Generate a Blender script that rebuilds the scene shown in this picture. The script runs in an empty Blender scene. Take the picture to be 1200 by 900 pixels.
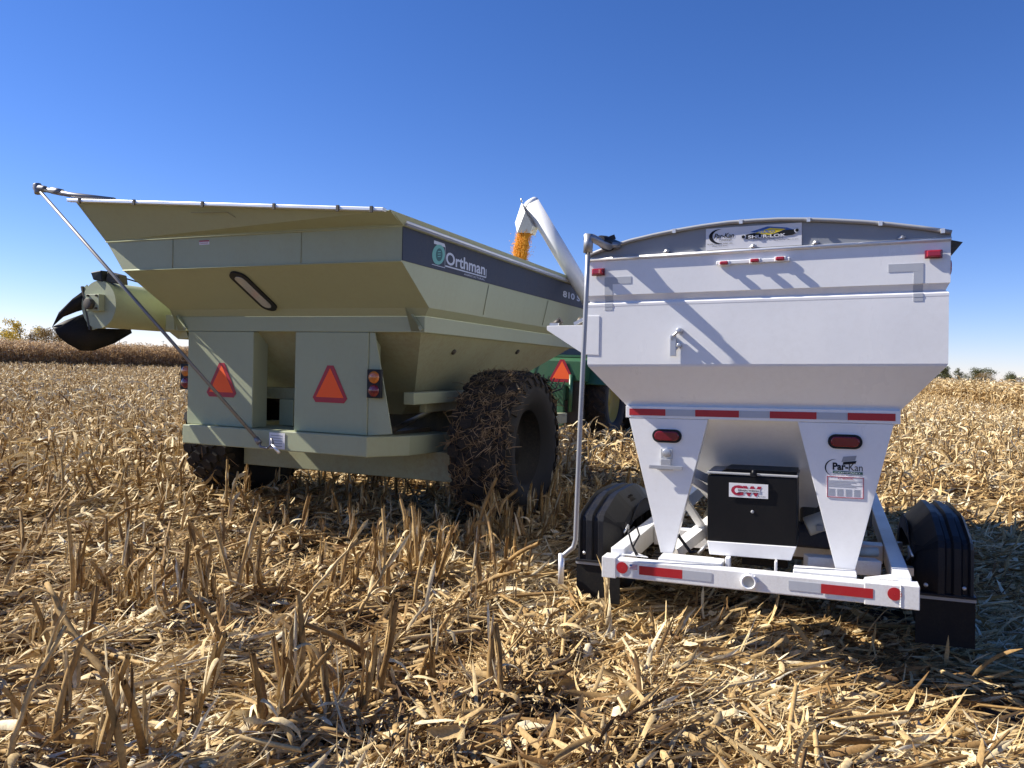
import bpy, math, random
import numpy as np
from mathutils import Vector, Matrix
random.seed(11)
RNG = np.random.default_rng(7)
sc = bpy.context.scene
COL = sc.collection
PI = math.pi

# ------------------------------------------------------------ materials
def new_mat(name):
    m = bpy.data.materials.new(name); m.use_nodes = True
    nt = m.node_tree
    return m, nt, nt.nodes['Principled BSDF']

def N(nt, typ, **kw):
    n = nt.nodes.new(typ)
    for k, v in kw.items():
        if k in n.inputs: n.inputs[k].default_value = v
        else: setattr(n, k, v)
    return n

def ramp(nt, fac, stops):
    r = nt.nodes.new('ShaderNodeValToRGB')
    e = r.color_ramp.elements
    while len(e) < len(stops): e.new(0.5)
    for i, (p, c) in enumerate(stops):
        e[i].position = p; e[i].color = (*c, 1)
    nt.links.new(fac, r.inputs[0])
    return r.outputs[0]

def paint(name, col, rough=0.35, metal=0.0, dirt=0.12, dirtcol=(0.25, 0.19, 0.11), scale=3.0, bump=0.02, coat=0.0, streak=True):
    m, nt, b = new_mat(name)
    tc = N(nt, 'ShaderNodeTexCoord')
    mp = N(nt, 'ShaderNodeMapping'); nt.links.new(tc.outputs['Object'], mp.inputs[0])
    if streak: mp.inputs['Scale'].default_value = (1, 1, 0.35)
    n1 = N(nt, 'ShaderNodeTexNoise', Scale=scale, Detail=8.0, Roughness=0.65)
    nt.links.new(mp.outputs[0], n1.inputs[0])
    n2 = N(nt, 'ShaderNodeTexNoise', Scale=scale * 14, Detail=4.0, Roughness=0.7)
    nt.links.new(tc.outputs['Object'], n2.inputs[0])
    mul = N(nt, 'ShaderNodeMath', operation='MULTIPLY'); nt.links.new(n1.outputs[0], mul.inputs[0]); nt.links.new(n2.outputs[0], mul.inputs[1])
    f = ramp(nt, mul.outputs[0], [(0.2, (0, 0, 0)), (0.5, (1, 1, 1))])
    sc_ = N(nt, 'ShaderNodeMath', operation='MULTIPLY'); nt.links.new(f, sc_.inputs[0]); sc_.inputs[1].default_value = dirt * 2
    mx = N(nt, 'ShaderNodeMix', data_type='RGBA')
    nt.links.new(sc_.outputs[0], mx.inputs[0]); mx.inputs[6].default_value = (*col, 1); mx.inputs[7].default_value = (*dirtcol, 1)
    nt.links.new(mx.outputs[2], b.inputs['Base Color'])
    rr = N(nt, 'ShaderNodeMapRange'); nt.links.new(n1.outputs[0], rr.inputs[0]); rr.inputs[3].default_value = max(rough - .1, .03); rr.inputs[4].default_value = rough + .15
    nt.links.new(rr.outputs[0], b.inputs['Roughness'])
    b.inputs['Metallic'].default_value = metal
    b.inputs['Coat Weight'].default_value = coat
    if bump:
        bp = N(nt, 'ShaderNodeBump', Strength=0.25, Distance=bump)
        n3 = N(nt, 'ShaderNodeTexNoise', Scale=1.6, Detail=1.0)
        nt.links.new(tc.outputs['Object'], n3.inputs[0])
        nt.links.new(n3.outputs[0], bp.inputs['Height']); nt.links.new(bp.outputs[0], b.inputs['Normal'])
    return m

def residue_mat(name, stops, trans=0.25, rough=0.75, sat=None):
    m, nt, b = new_mat(name)
    at = N(nt, 'ShaderNodeAttribute', attribute_name='rnd')
    col = ramp(nt, at.outputs['Fac'], stops)
    tc = N(nt, 'ShaderNodeTexCoord')
    ns = N(nt, 'ShaderNodeTexNoise', Scale=55.0, Detail=3.0, Roughness=0.7)
    nt.links.new(tc.outputs['Object'], ns.inputs[0])
    mr = N(nt, 'ShaderNodeMapRange'); nt.links.new(ns.outputs[0], mr.inputs[0])
    mr.inputs[1].default_value = .3; mr.inputs[2].default_value = .7; mr.inputs[3].default_value = .68; mr.inputs[4].default_value = 1.22
    mx = N(nt, 'ShaderNodeMix', data_type='RGBA', blend_type='MULTIPLY'); mx.inputs[0].default_value = 1
    nt.links.new(col, mx.inputs[6]); nt.links.new(mr.outputs[0], mx.inputs[7])
    nt.links.new(mx.outputs[2], b.inputs['Base Color'])
    b.inputs['Roughness'].default_value = rough
    b.inputs['Specular IOR Level'].default_value = 0.3
    if trans:
        tr = N(nt, 'ShaderNodeBsdfTranslucent'); nt.links.new(mx.outputs[2], tr.inputs[0])
        ms = N(nt, 'ShaderNodeMixShader'); ms.inputs[0].default_value = trans
        out = nt.nodes['Material Output']
        nt.links.new(b.outputs[0], ms.inputs[1]); nt.links.new(tr.outputs[0], ms.inputs[2]); nt.links.new(ms.outputs[0], out.inputs[0])
    return m

M = {}
M['white'] = paint('white_paint', (0.80, 0.80, 0.80), .28, dirt=.05, scale=2.0, coat=.2, bump=.03)
M['grime_white'] = paint('white_paint_frame', (0.76, 0.76, 0.75), .35, dirt=.16, scale=5)
M['green'] = paint('sage_green_paint', (0.335, 0.365, 0.235), .5, dirt=.13, dirtcol=(.27, .23, .14), scale=1.3, bump=.012)
M['green2'] = paint('sage_green_paint_dusty', (0.29, 0.30, 0.19), .55, dirt=.38, dirtcol=(.22, .17, .09), scale=1.6, bump=.02)
M['stripe'] = paint('slate_stripe', (0.022, 0.027, 0.045), .6, dirt=.08, bump=.02)
M['galv'] = paint('galvanised_steel', (0.55, 0.56, 0.58), .38, metal=.75, dirt=.08, scale=9, bump=0)
M['rail'] = paint('aluminium_rail', (0.78, 0.79, 0.80), .35, metal=.5, dirt=.1, scale=9, bump=0)
M['polesteel'] = paint('worn_steel_tube', (0.36, 0.37, 0.39), .42, metal=.6, dirt=.1, scale=9, bump=0)
M['steel'] = paint('dull_steel', (0.22, 0.22, 0.23), .45, metal=.5, dirt=.1, scale=9, bump=0)
M['grey_tin'] = paint('grey_vinyl_cap', (0.27, 0.285, 0.31), .5, dirt=.06, bump=.02)
M['grey_trim'] = paint('grey_trim', (0.30, 0.31, 0.33), .5, dirt=.1, bump=0)
M['black'] = paint('black_plastic', (0.011, 0.012, 0.016), .42, dirt=.05, scale=6, bump=0)
M['mud_rubber'] = paint('black_rubber_flap', (0.008, 0.008, 0.009), .6, dirt=.04, scale=6, bump=0)
M['control'] = paint('black_steel_box', (0.006, 0.006, 0.007), .35, dirt=.008, bump=.01)
M['tyre'] = paint('tyre_rubber', (0.017, 0.016, 0.016), .7, dirt=.25, dirtcol=(.09, .065, .04), scale=5, bump=0, streak=False)
M['rim_dark'] = paint('black_rim', (0.008, 0.008, 0.009), .6, dirt=.06, bump=0)
M['sidewall'] = paint('tyre_sidewall', (0.013, 0.013, 0.015), .65, dirt=.06, dirtcol=(.05, .04, .03), scale=4, bump=0, streak=False)
M['tyre_dirty'] = paint('tyre_rubber_muddy', (0.017, 0.016, 0.016), .8, dirt=.38, dirtcol=(.12, .085, .05), scale=6, bump=0, streak=False)
M['red_tape'] = paint('red_reflective', (0.42, 0.012, 0.02), .35, dirt=.05, scale=30, bump=0)
M['silver_tape'] = paint('silver_reflective', (0.44, 0.46, 0.50), .4, dirt=.05, scale=30, bump=0)
M['red_lens'] = paint('red_lens', (0.35, 0.008, 0.015), .12, dirt=.02, bump=0, coat=.6)
M['dark_lens'] = paint('dark_red_lens', (0.16, 0.006, 0.015), .15, dirt=.02, bump=0, coat=.6)
M['amber'] = paint('amber_lens', (0.50, 0.14, 0.02), .15, dirt=.02, bump=0, coat=.6)
M['smv_o'] = paint('fluorescent_orange', (1.0, 0.115, 0.012), .6, dirt=.03, bump=0)
M['smv_r'] = paint('dark_red_border', (0.36, 0.012, 0.03), .4, dirt=.03, bump=0)
M['decal'] = paint('white_decal', (0.72, 0.72, 0.74), .4, dirt=.03, bump=0)
M['ink'] = paint('black_ink', (0.012, 0.012, 0.014), .5, dirt=0, bump=0)
M['maroon'] = paint('maroon_ink', (0.36, 0.01, 0.04), .5, dirt=0, bump=0)
M['letter'] = paint('light_lettering', (0.52, 0.54, 0.60), .5, dirt=.04, bump=0)
M['teal'] = paint('teal_logo', (0.13, 0.36, 0.30), .5, dirt=.04, bump=0)
M['teal_dark'] = paint('dark_teal_logo', (0.02, 0.09, 0.08), .5, dirt=.0, bump=0)
M['blue_ink'] = paint('blue_ink', (0.05, 0.13, 0.38), .5, dirt=0, bump=0)
M['yellow_ink'] = paint('yellow_ink', (0.80, 0.60, 0.03), .5, dirt=0, bump=0)
M['glass'] = paint('cloudy_window', (0.42, 0.42, 0.41), .15, dirt=.3, dirtcol=(.25, .24, .22), scale=8, bump=0, coat=.4)
M['cab_glass'] = paint('dark_cab_glass', (0.012, 0.018, 0.022), .06, dirt=.05, bump=0)
M['tractor_green'] = paint('tractor_green', (0.035, 0.12, 0.055), .35, dirt=.12, scale=3, bump=0)
M['yellow'] = paint('yellow_rim', (0.36, 0.25, 0.02), .5, dirt=.4, bump=0)
M['iron'] = paint('dark_iron', (0.05, 0.047, 0.045), .55, metal=.4, dirt=.3, scale=8, bump=0)
M['spoutshade'] = paint('spout_painted_shade', (0.62, 0.60, 0.55), .5, dirt=.2, bump=0)  # shaded inner side of the white hood, shade put into the beige
M['jug'] = paint('cream_plastic', (0.55, 0.54, 0.47), .4, dirt=.1, bump=0)
M['corn'] = paint('corn_kernel', (0.86, 0.42, 0.035), .4, dirt=.25, dirtcol=(.75, .25, .02), scale=30, bump=0, streak=False)
M['tarp'] = paint('black_vinyl_tarp', (0.02, 0.021, 0.026), .35, dirt=.05, bump=0)

for k_ in ('black', 'mud_rubber', 'control', 'tyre', 'tyre_dirty', 'sidewall', 'rim_dark', 'ink', 'tarp'):
    M[k_].node_tree.nodes['Principled BSDF'].inputs['Specular IOR Level'].default_value = .22
STRAW = [(0.0, (0.08, 0.042, 0.015)), (0.15, (0.20, 0.11, 0.038)), (0.35, (0.37, 0.235, 0.09)), (0.60, (0.54, 0.39, 0.185)), (0.85, (0.69, 0.565, 0.34)), (1.0, (0.76, 0.68, 0.49))]
M['leaf'] = residue_mat('dry_corn_leaf', STRAW, .08)
M['stalk'] = residue_mat('dry_corn_stalk', [(0, (0.13, 0.07, 0.025)), (0.3, (0.29, 0.175, 0.06)), (0.7, (0.46, 0.31, 0.13)), (1, (0.58, 0.46, 0.26))], 0)
M['standing'] = residue_mat('standing_dry_corn', [(0, (0.18, 0.11, 0.05)), (0.4, (0.42, 0.28, 0.15)), (0.8, (0.60, 0.44, 0.26)), (1, (0.72, 0.58, 0.38))], .25)
M['leaf_olive'] = residue_mat('olive_foliage', [(0, (0.035, 0.045, 0.018)), (0.5, (0.08, 0.09, 0.032)), (1, (0.16, 0.14, 0.05))], .25)
M['leaf_yellow'] = residue_mat('yellow_foliage', [(0, (0.20, 0.16, 0.04)), (0.5, (0.55, 0.40, 0.06)), (1, (0.72, 0.55, 0.10))], .3)
M['leaf_rust'] = residue_mat('rust_foliage', [(0, (0.10, 0.07, 0.03)), (0.5, (0.25, 0.17, 0.07)), (1, (0.38, 0.25, 0.09))], .3)
M['bark'] = paint('tree_bark', (0.07, 0.055, 0.045), .9, dirt=.2, bump=0)
M['pole_wood'] = paint('pole_wood', (0.12, 0.10, 0.09), .9, dirt=.2, bump=0)

# ------------------------------------------------------------ mesh builder
def basis(z):
    z = Vector(z).normalized()
    a = Vector((0, 0, 1)) if abs(z.z) < .95 else Vector((1, 0, 0))
    x = a.cross(z).normalized(); return x, z.cross(x), z

_fcache = {}
class MB:
    def __init__(s): s.v = []; s.f = []; s.m = []; s.sm = []; s.mats = []
    def mi(s, m):
        if m not in s.mats: s.mats.append(m)
        return s.mats.index(m)
    def add(s, vs, fs, mat, smooth=False):
        o = len(s.v); s.v += [tuple(v) for v in vs]; k = s.mi(mat)
        for f in fs: s.f.append(tuple(i + o for i in f)); s.m.append(k); s.sm.append(smooth)
    def hexa(s, p, mat):   # 8 points: bottom 4 ccw, top 4 ccw
        s.add(p, [(3, 2, 1, 0), (4, 5, 6, 7), (0, 1, 5, 4), (1, 2, 6, 5), (2, 3, 7, 6), (3, 0, 4, 7)], mat)
    def box(s, x0, x1, y0, y1, z0, z1, mat):
        s.hexa([(x0, y0, z0), (x1, y0, z0), (x1, y1, z0), (x0, y1, z0), (x0, y0, z1), (x1, y0, z1), (x1, y1, z1), (x0, y1, z1)], mat)
    def bar(s, a, b, w, h, mat, up=(0, 0, 1)):
        a, b = Vector(a), Vector(b); d = (b - a).normalized(); up = Vector(up)
        sx = d.cross(up).normalized() * w / 2; uz = sx.normalized().cross(d) * h / 2
        s.hexa([a - sx - uz, a + sx - uz, b + sx - uz, b - sx - uz, a - sx + uz, a + sx + uz, b + sx + uz, b - sx + uz], mat)
    def prism(s, poly, d, mat):  # poly list of 3d pts, extruded by vector d
        n = len(poly); d = Vector(d); vs = [Vector(p) for p in poly] + [Vector(p) + d for p in poly]
        s.add(vs, [tuple(range(n))[::-1], tuple(range(n, 2 * n))] + [(i, (i + 1) % n, n + (i + 1) % n, n + i) for i in range(n)], mat)
    def tube(s, pts, r, mat, seg=12, cap=True, smooth=True):
        pts = [Vector(p) for p in pts]; rs = r if isinstance(r, (list, tuple)) else [r] * len(pts)
        vs = []; px = None
        for i, p in enumerate(pts):
            t = (pts[min(i + 1, len(pts) - 1)] - pts[max(i - 1, 0)]).normalized()
            if px is None: x, y, _ = basis(t)
            else:
                x = (px - t * px.dot(t)).normalized(); y = t.cross(x)
            px = x
            for k in range(seg):
                a = 2 * PI * k / seg; vs.append(p + (x * math.cos(a) + y * math.sin(a)) * rs[i])
        fs = [(i * seg + k, i * seg + (k + 1) % seg, (i + 1) * seg + (k + 1) % seg, (i + 1) * seg + k) for i in range(len(pts) - 1) for k in range(seg)]
        s.add(vs, fs, mat, smooth)
        if cap:
            s.add(vs[:seg], [tuple(range(seg))[::-1]], mat); s.add(vs[-seg:], [tuple(range(seg))], mat)
    def lathe(s, prof, c, ax, mat, seg=32, smooth=True):  # prof (t along axis, r)
        x, y, z = basis(ax); c = Vector(c); vs = []
        for t, r in prof:
            for k in range(seg):
                a = 2 * PI * k / seg; vs.append(c + z * t + (x * math.cos(a) + y * math.sin(a)) * r)
        fs = [(i * seg + k, i * seg + (k + 1) % seg, (i + 1) * seg + (k + 1) % seg, (i + 1) * seg + k) for i in range(len(prof) - 1) for k in range(seg)]
        s.add(vs, fs, mat, smooth)
    def disc(s, c, ax, r, t, mat, seg=24):
        s.lathe([(0, 0.0001), (0, r), (t, r), (t, .0001)], c, ax, mat, seg, False)
    def text(s, txt, o, xd, yd, w, h, mat, bold=0.0, shear=0.0, off=0.0015):
        key = (txt, bold, shear)
        if key not in _fcache:
            cu = bpy.data.curves.new('lettering', 'FONT'); cu.body = txt; cu.offset = bold; cu.shear = shear; cu.resolution_u = 3
            ob = bpy.data.objects.new('lettering', cu); COL.objects.link(ob)
            dg = bpy.context.evaluated_depsgraph_get(); dg.update()
            me = ob.evaluated_get(dg).to_mesh()
            V = [tuple(v.co) for v in me.vertices]; Fs = [tuple(p.vertices) for p in me.polygons]
            bpy.data.objects.remove(ob); bpy.data.curves.remove(cu); _fcache[key] = (V, Fs)
        V, Fs = _fcache[key]
        x0 = min(v[0] for v in V); x1 = max(v[0] for v in V); y0 = min(v[1] for v in V); y1 = max(v[1] for v in V)
        o = Vector(o); xd = Vector(xd).normalized(); yd = Vector(yd).normalized(); n = xd.cross(yd).normalized() * off
        s.add([o + n + xd * ((v[0] - x0) / (x1 - x0) * w) + yd * ((v[1] - y0) / (y1 - y0) * h) for v in V], Fs, mat)
    def flat(s, pts2, o, xd, yd, mat, off=.001):
        o = Vector(o); xd = Vector(xd).normalized(); yd = Vector(yd).normalized(); n = xd.cross(yd).normalized() * off
        s.add([o + n + xd * p[0] + yd * p[1] for p in pts2], [tuple(range(len(pts2)))], mat)
    def build(s, name, parent=None, bevel=0.0, label=None, recalc=True):
        me = bpy.data.meshes.new(name); me.from_pydata(s.v, [], s.f)
        for m in s.mats: me.materials.append(M[m] if isinstance(m, str) else m)
        me.polygons.foreach_set('material_index', s.m); me.polygons.foreach_set('use_smooth', s.sm); me.update()
        if recalc:
            import bmesh
            bm = bmesh.new(); bm.from_mesh(me); bmesh.ops.remove_doubles(bm, verts=bm.verts, dist=1e-5); bmesh.ops.recalc_face_normals(bm, faces=bm.faces); bm.to_mesh(me); bm.free()
        o = bpy.data.objects.new(name, me); COL.objects.link(o)
        if parent: o.parent = parent
        if bevel:
            b = o.modifiers.new('bevel', 'BEVEL'); b.width = bevel; b.segments = 2; b.limit_method = 'ANGLE'; b.angle_limit = math.radians(35); b.harden_normals = False
        if label: o['label'] = label
        return o

def frame_empty(name, O, r, f, u, label, cat, group=None):
    e = bpy.data.objects.new(name, None); COL.objects.link(e)
    m = Matrix(((r[0], f[0], u[0], O[0]), (r[1], f[1], u[1], O[1]), (r[2], f[2], u[2], O[2]), (0, 0, 0, 1)))
    e.matrix_world = m; e.empty_display_size = .2
    e['label'] = label; e['category'] = cat
    if group: e['group'] = group
    return e
def thing(name, loc, label, cat, group=None, rz=0):
    e = bpy.data.objects.new(name, None); COL.objects.link(e); e.location = loc; e.rotation_euler = (0, 0, rz)
    e['label'] = label; e['category'] = cat
    if group: e['group'] = group
    return e

# ------------------------------------------------------------ camera, sky, sun
H = 1.68; F = 905 / 1200
th = math.radians(2.0524); pitch = math.radians(-1.4866)
fw = Vector((0, math.cos(pitch), math.sin(pitch))); R0 = Vector((1, 0, 0)); U0 = R0.cross(fw)
imx = math.cos(th) * R0 + math.sin(th) * U0; imu = -math.sin(th) * R0 + math.cos(th) * U0
cam = bpy.data.cameras.new('camera'); cam.sensor_width = 36; cam.lens = 36 * F; cam.clip_end = 9000; cam.clip_start = .05
co = bpy.data.objects.new('camera', cam); COL.objects.link(co); sc.camera = co
co.matrix_world = Matrix(((imx.x, imu.x, -fw.x, 0), (imx.y, imu.y, -fw.y, 0), (imx.z, imu.z, -fw.z, H), (0, 0, 0, 1)))

EL = math.radians(38.8)
sund = Vector((.980 * math.cos(EL), -.196 * math.cos(EL), -math.sin(EL))).normalized()
sl = bpy.data.lights.new('sun', 'SUN'); sl.energy = 5.0; sl.angle = math.radians(.5); sl.color = (1, .935, .83)
so = bpy.data.objects.new('sun', sl); COL.objects.link(so); so.rotation_euler = sund.to_track_quat('-Z', 'Y').to_euler()
w = bpy.data.worlds.new('World'); sc.world = w; w.use_nodes = True
sky = w.node_tree.nodes.new('ShaderNodeTexSky'); sky.sky_type = 'NISHITA'; sky.sun_disc = False
sky.sun_elevation = EL; sky.sun_rotation = math.atan2(-.980, .196); sky.altitude = 1500; sky.air_density = 1.0; sky.dust_density = .1; sky.ozone_density = 2.6
hs = w.node_tree.nodes.new('ShaderNodeHueSaturation'); hs.inputs['Saturation'].default_value = 1.18
tint = w.node_tree.nodes.new('ShaderNodeMix'); tint.data_type = 'RGBA'; tint.blend_type = 'MULTIPLY'; tint.inputs[0].default_value = 1; tint.inputs[7].default_value = (.98, .945, 1.20, 1)
w.node_tree.links.new(sky.outputs[0], tint.inputs[6]); w.node_tree.links.new(tint.outputs[2], hs.inputs['Color']); w.node_tree.links.new(hs.outputs[0], w.node_tree.nodes['Background'].inputs[0])
w.node_tree.nodes['Background'].inputs[1].default_value = .066
sc.view_settings.view_transform = 'Standard'; sc.view_settings.look = 'None'; sc.view_settings.gamma = 1
sc.view_settings.exposure = .98

# ------------------------------------------------------------ ground
FD = np.array([.385, .923]); RD = np.array([.923, -.385])   # row direction and across
_w = [(RNG.uniform(-1, 1, 2), RNG.uniform(0, 6.28)) for _ in range(14)]
def gh(x, y):
    z = np.zeros_like(x, dtype=float)
    for i, (d, ph) in enumerate(_w):
        k = [1.1, 1.7, 2.6, 3.8, 5.5, 7.5, 10][i % 7]; d = d / np.hypot(*d)
        z += .030 / k ** .75 * np.sin(k * (x * d[0] + y * d[1]) + ph)
    u = x * RD[0] + y * RD[1]
    z += (.012 + .036 * np.exp(-(y / 9.0) ** 4) * (x < 1.2)) * np.cos(2 * PI * u / .76)
    # windrow of chopped residue in front of the white trailer
    z += .07 * np.exp(-(((x - 1.6) / 1.7) ** 2 + ((y - 3.3) / .55) ** 2))
    z += .05 * np.exp(-(((x + .75) * .8 + (y - 4.1) * -.55) / .35) ** 2) * np.exp(-((y - 4.1) / 1.6) ** 2)
    fade = np.clip((np.hypot(x, y) - 60) / 60, 0, 1)
    return z * (1 - fade) - .05
def ground_mesh():
    rs = np.concatenate([[0], np.geomspace(.6, 40, 190), np.geomspace(42, 6000, 60)])
    na = 720; a = np.linspace(0, 2 * PI, na, endpoint=False)
    Rr, A = np.meshgrid(rs, a, indexing='ij'); X = Rr * np.sin(A); Y = Rr * np.cos(A)
    Z = gh(X, Y) - .035
    V = np.stack([X, Y, Z], -1).reshape(-1, 3)
    i = np.arange(len(rs) - 1)[:, None] * na; j = np.arange(na)[None, :]; j2 = (j + 1) % na
    Q = np.stack([i + j, i + na + j, i + na + j2, i + j2], -1).reshape(-1, 4)[:, ::-1]
    return V, Q
def np_mesh(name, V, Q, mat, rnd=None, parent=None, smooth=False, nside=4):
    me = bpy.data.meshes.new(name); me.vertices.add(len(V)); me.vertices.foreach_set('co', V.astype(np.float32).ravel())
    me.loops.add(Q.size); me.loops.foreach_set('vertex_index', Q.astype(np.int32).ravel())
    me.polygons.add(len(Q)); me.polygons.foreach_set('loop_start', np.arange(0, Q.size, Q.shape[1], dtype=np.int32))
    if smooth: me.polygons.foreach_set('use_smooth', np.ones(len(Q), bool))
    me.update(calc_edges=True)
    if rnd is not None:
        at = me.attributes.new('rnd', 'FLOAT', 'POINT'); at.data.foreach_set('value', rnd.astype(np.float32))
    me.materials.append(mat)
    o = bpy.data.objects.new(name, me); COL.objects.link(o)
    if parent: o.parent = parent
    return o
m, nt, b = new_mat('field_soil')
tc = N(nt, 'ShaderNodeTexCoord')
n1 = N(nt, 'ShaderNodeTexNoise', Scale=22.0, Detail=9.0, Roughness=.75); nt.links.new(tc.outputs['Object'], n1.inputs[0])
soil = ramp(nt, n1.outputs[0], [(.3, (.018, .013, .009)), (.55, (.05, .035, .022)), (.75, (.10, .07, .04))])
mpp = N(nt, 'ShaderNodeMapping'); mpp.inputs['Rotation'].default_value = (0, 0, .39); mpp.inputs['Scale'].default_value = (1, .45, 1); nt.links.new(tc.outputs['Object'], mpp.inputs[0])
n2 = N(nt, 'ShaderNodeTexNoise', Scale=9.0, Detail=10.0, Roughness=.8); nt.links.new(mpp.outputs[0], n2.inputs[0])
straw = ramp(nt, n2.outputs[0], [(.3, (.07, .045, .02)), (.5, (.33, .24, .12)), (.7, (.54, .42, .24))])
sep = N(nt, 'ShaderNodeVectorMath', operation='LENGTH'); nt.links.new(tc.outputs['Object'], sep.inputs[0])
mr = N(nt, 'ShaderNodeMapRange'); nt.links.new(sep.outputs['Value'], mr.inputs[0]); mr.inputs[1].default_value = 14; mr.inputs[2].default_value = 38
mx = N(nt, 'ShaderNodeMix', data_type='RGBA'); nt.links.new(mr.outputs[0], mx.inputs[0]); nt.links.new(soil, mx.inputs[6]); nt.links.new(straw, mx.inputs[7])
nt.links.new(mx.outputs[2], b.inputs['Base Color']); b.inputs['Roughness'].default_value = .95
bp = N(nt, 'ShaderNodeBump', Strength=.8, Distance=.04); nt.links.new(n1.outputs[0], bp.inputs['Height']); nt.links.new(bp.outputs[0], b.inputs['Normal'])
V, Q = ground_mesh(); g = np_mesh('ground', V, Q, m, smooth=True); g['kind'] = 'structure'

# ------------------------------------------------------------ residue
def strips(pos, length, width, yaw, elev, curl, roll, twist, segs=4, crease=.25, taper=1.0, torn=0.0, rnd=None, wig=0.0):
    n = len(pos); t = np.linspace(0, 1, segs + 1)[None, :]
    L = length[:, None]
    ang = elev[:, None] + curl[:, None] * t
    if wig:
        ang = ang + wig * np.sin(t * 7 + RNG.uniform(0, 6, n)[:, None])
    yw = yaw[:, None] + RNG.normal(0, .5, n)[:, None] * t
    d = np.stack([np.cos(ang) * np.sin(yw), np.cos(ang) * np.cos(yw), np.sin(ang)], -1)
    step = L[..., None] / segs
    P = np.concatenate([np.zeros((n, 1, 3)), np.cumsum((d[:, :-1] + d[:, 1:]) / 2 * step, 1)], 1) + pos[:, None, :]
    side = np.stack([np.cos(yw), -np.sin(yw), np.zeros_like(yw)], -1)
    nrm = np.cross(side, d)
    rl = (roll[:, None] + twist[:, None] * t)[..., None]
    sd = side * np.cos(rl) + nrm * np.sin(rl); nn = np.cross(sd, d)
    wd = width[:, None] * np.clip(np.minimum(t * 5 + .5 + 0 * L, (1 - t) * (1.6 + 4 * RNG.uniform(0, 1, (n, 1))) + .10), 0, 1)
    wd = (wd * RNG.uniform(.8, 1.15, wd.shape))[..., None]
    if crease:
        a = P - sd * wd / 2; c = P + sd * wd / 2; mpt = P + nn * wd * crease
        V = np.stack([a, mpt, c], 2); k = 3
    else:
        V = np.stack([P - sd * wd / 2, P + sd * wd / 2], 2); k = 2
    m_ = segs + 1
    base = (np.arange(n) * m_ * k)[:, None, None] + (np.arange(segs) * k)[None, :, None] + np.arange(k - 1)[None, None, :]
    Q = np.stack([base, base + 1, base + k + 1, base + k], -1).reshape(-1, 4)
    if rnd is None: rnd = np.clip(RNG.beta(2.2, 1.9, n), 0, 1)
    rr = np.repeat(rnd, m_ * k)
    return V.reshape(-1, 3), Q, rr
def tubes(base, top, r0, r1, seg=6, rnd=None, ragged=.0, mid=False):
    n = len(base); d = top - base; Ln = np.linalg.norm(d, axis=1, keepdims=True); d = d / Ln
    a = np.where(np.abs(d[:, 2:3]) < .9, np.array([[0, 0, 1.]]), np.array([[1., 0, 0]]))
    x = np.cross(a, d); x /= np.linalg.norm(x, axis=1, keepdims=True); y = np.cross(d, x)
    an = np.arange(seg) * 2 * PI / seg
    ring = x[:, None, :] * np.cos(an)[None, :, None] + y[:, None, :] * np.sin(an)[None, :, None]
    B = base[:, None, :] + ring * r0[:, None, None]
    T = top[:, None, :] + ring * r1[:, None, None] + d[:, None, :] * (RNG.uniform(-1, 1, (n, seg)) * ragged)[..., None]
    C = top[:, None, :] - d[:, None, :] * .01
    V = np.concatenate([B, T, C], 1).reshape(-1, 3); m_ = 2 * seg + 1
    k = np.arange(seg); k2 = (k + 1) % seg
    q = np.stack([k, k2, seg + k2, seg + k], -1); q2 = np.stack([seg + k, seg + k2, np.full(seg, 2 * seg), np.full(seg, 2 * seg)], -1)
    off = (np.arange(n) * m_)[:, None, None]
    Q = (q[None] + off).reshape(-1, 4); Tq = (q2[None, :, :3] + off).reshape(-1, 3)
    if rnd is None: rnd = RNG.uniform(0, 1, n)
    return V, Q, Tq, np.repeat(rnd, m_)
def cat(parts):
    Vs, Qs, Rs = [], [], []; o = 0
    for V, Q, r in parts: Vs.append(V); Qs.append(Q + o); Rs.append(r); o += len(V)
    return np.concatenate(Vs), np.concatenate(Qs), np.concatenate(Rs)
def tubes_q(*a, **k):
    V, Q, T, r = tubes(*a, **k); return V, np.concatenate([Q, np.concatenate([T, T[:, 2:3]], 1)[:0]]), r   # open-topped

def sector(n, d0, d1, half=.74, power=1.0):
    """points in the part of the field around the viewing direction, even per area"""
    u = RNG.uniform(0, 1, n); d = np.sqrt(d0 ** 2 + (d1 ** 2 - d0 ** 2) * u)
    x = RNG.uniform(-1, 1, n) * (half * d + (1.1 if d0 < 8 else 0)); return x, d

# footprints kept clear (world xy): wheels and machine bodies only lightly
def clear(x, y):
    return np.zeros(len(x), bool)

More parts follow.
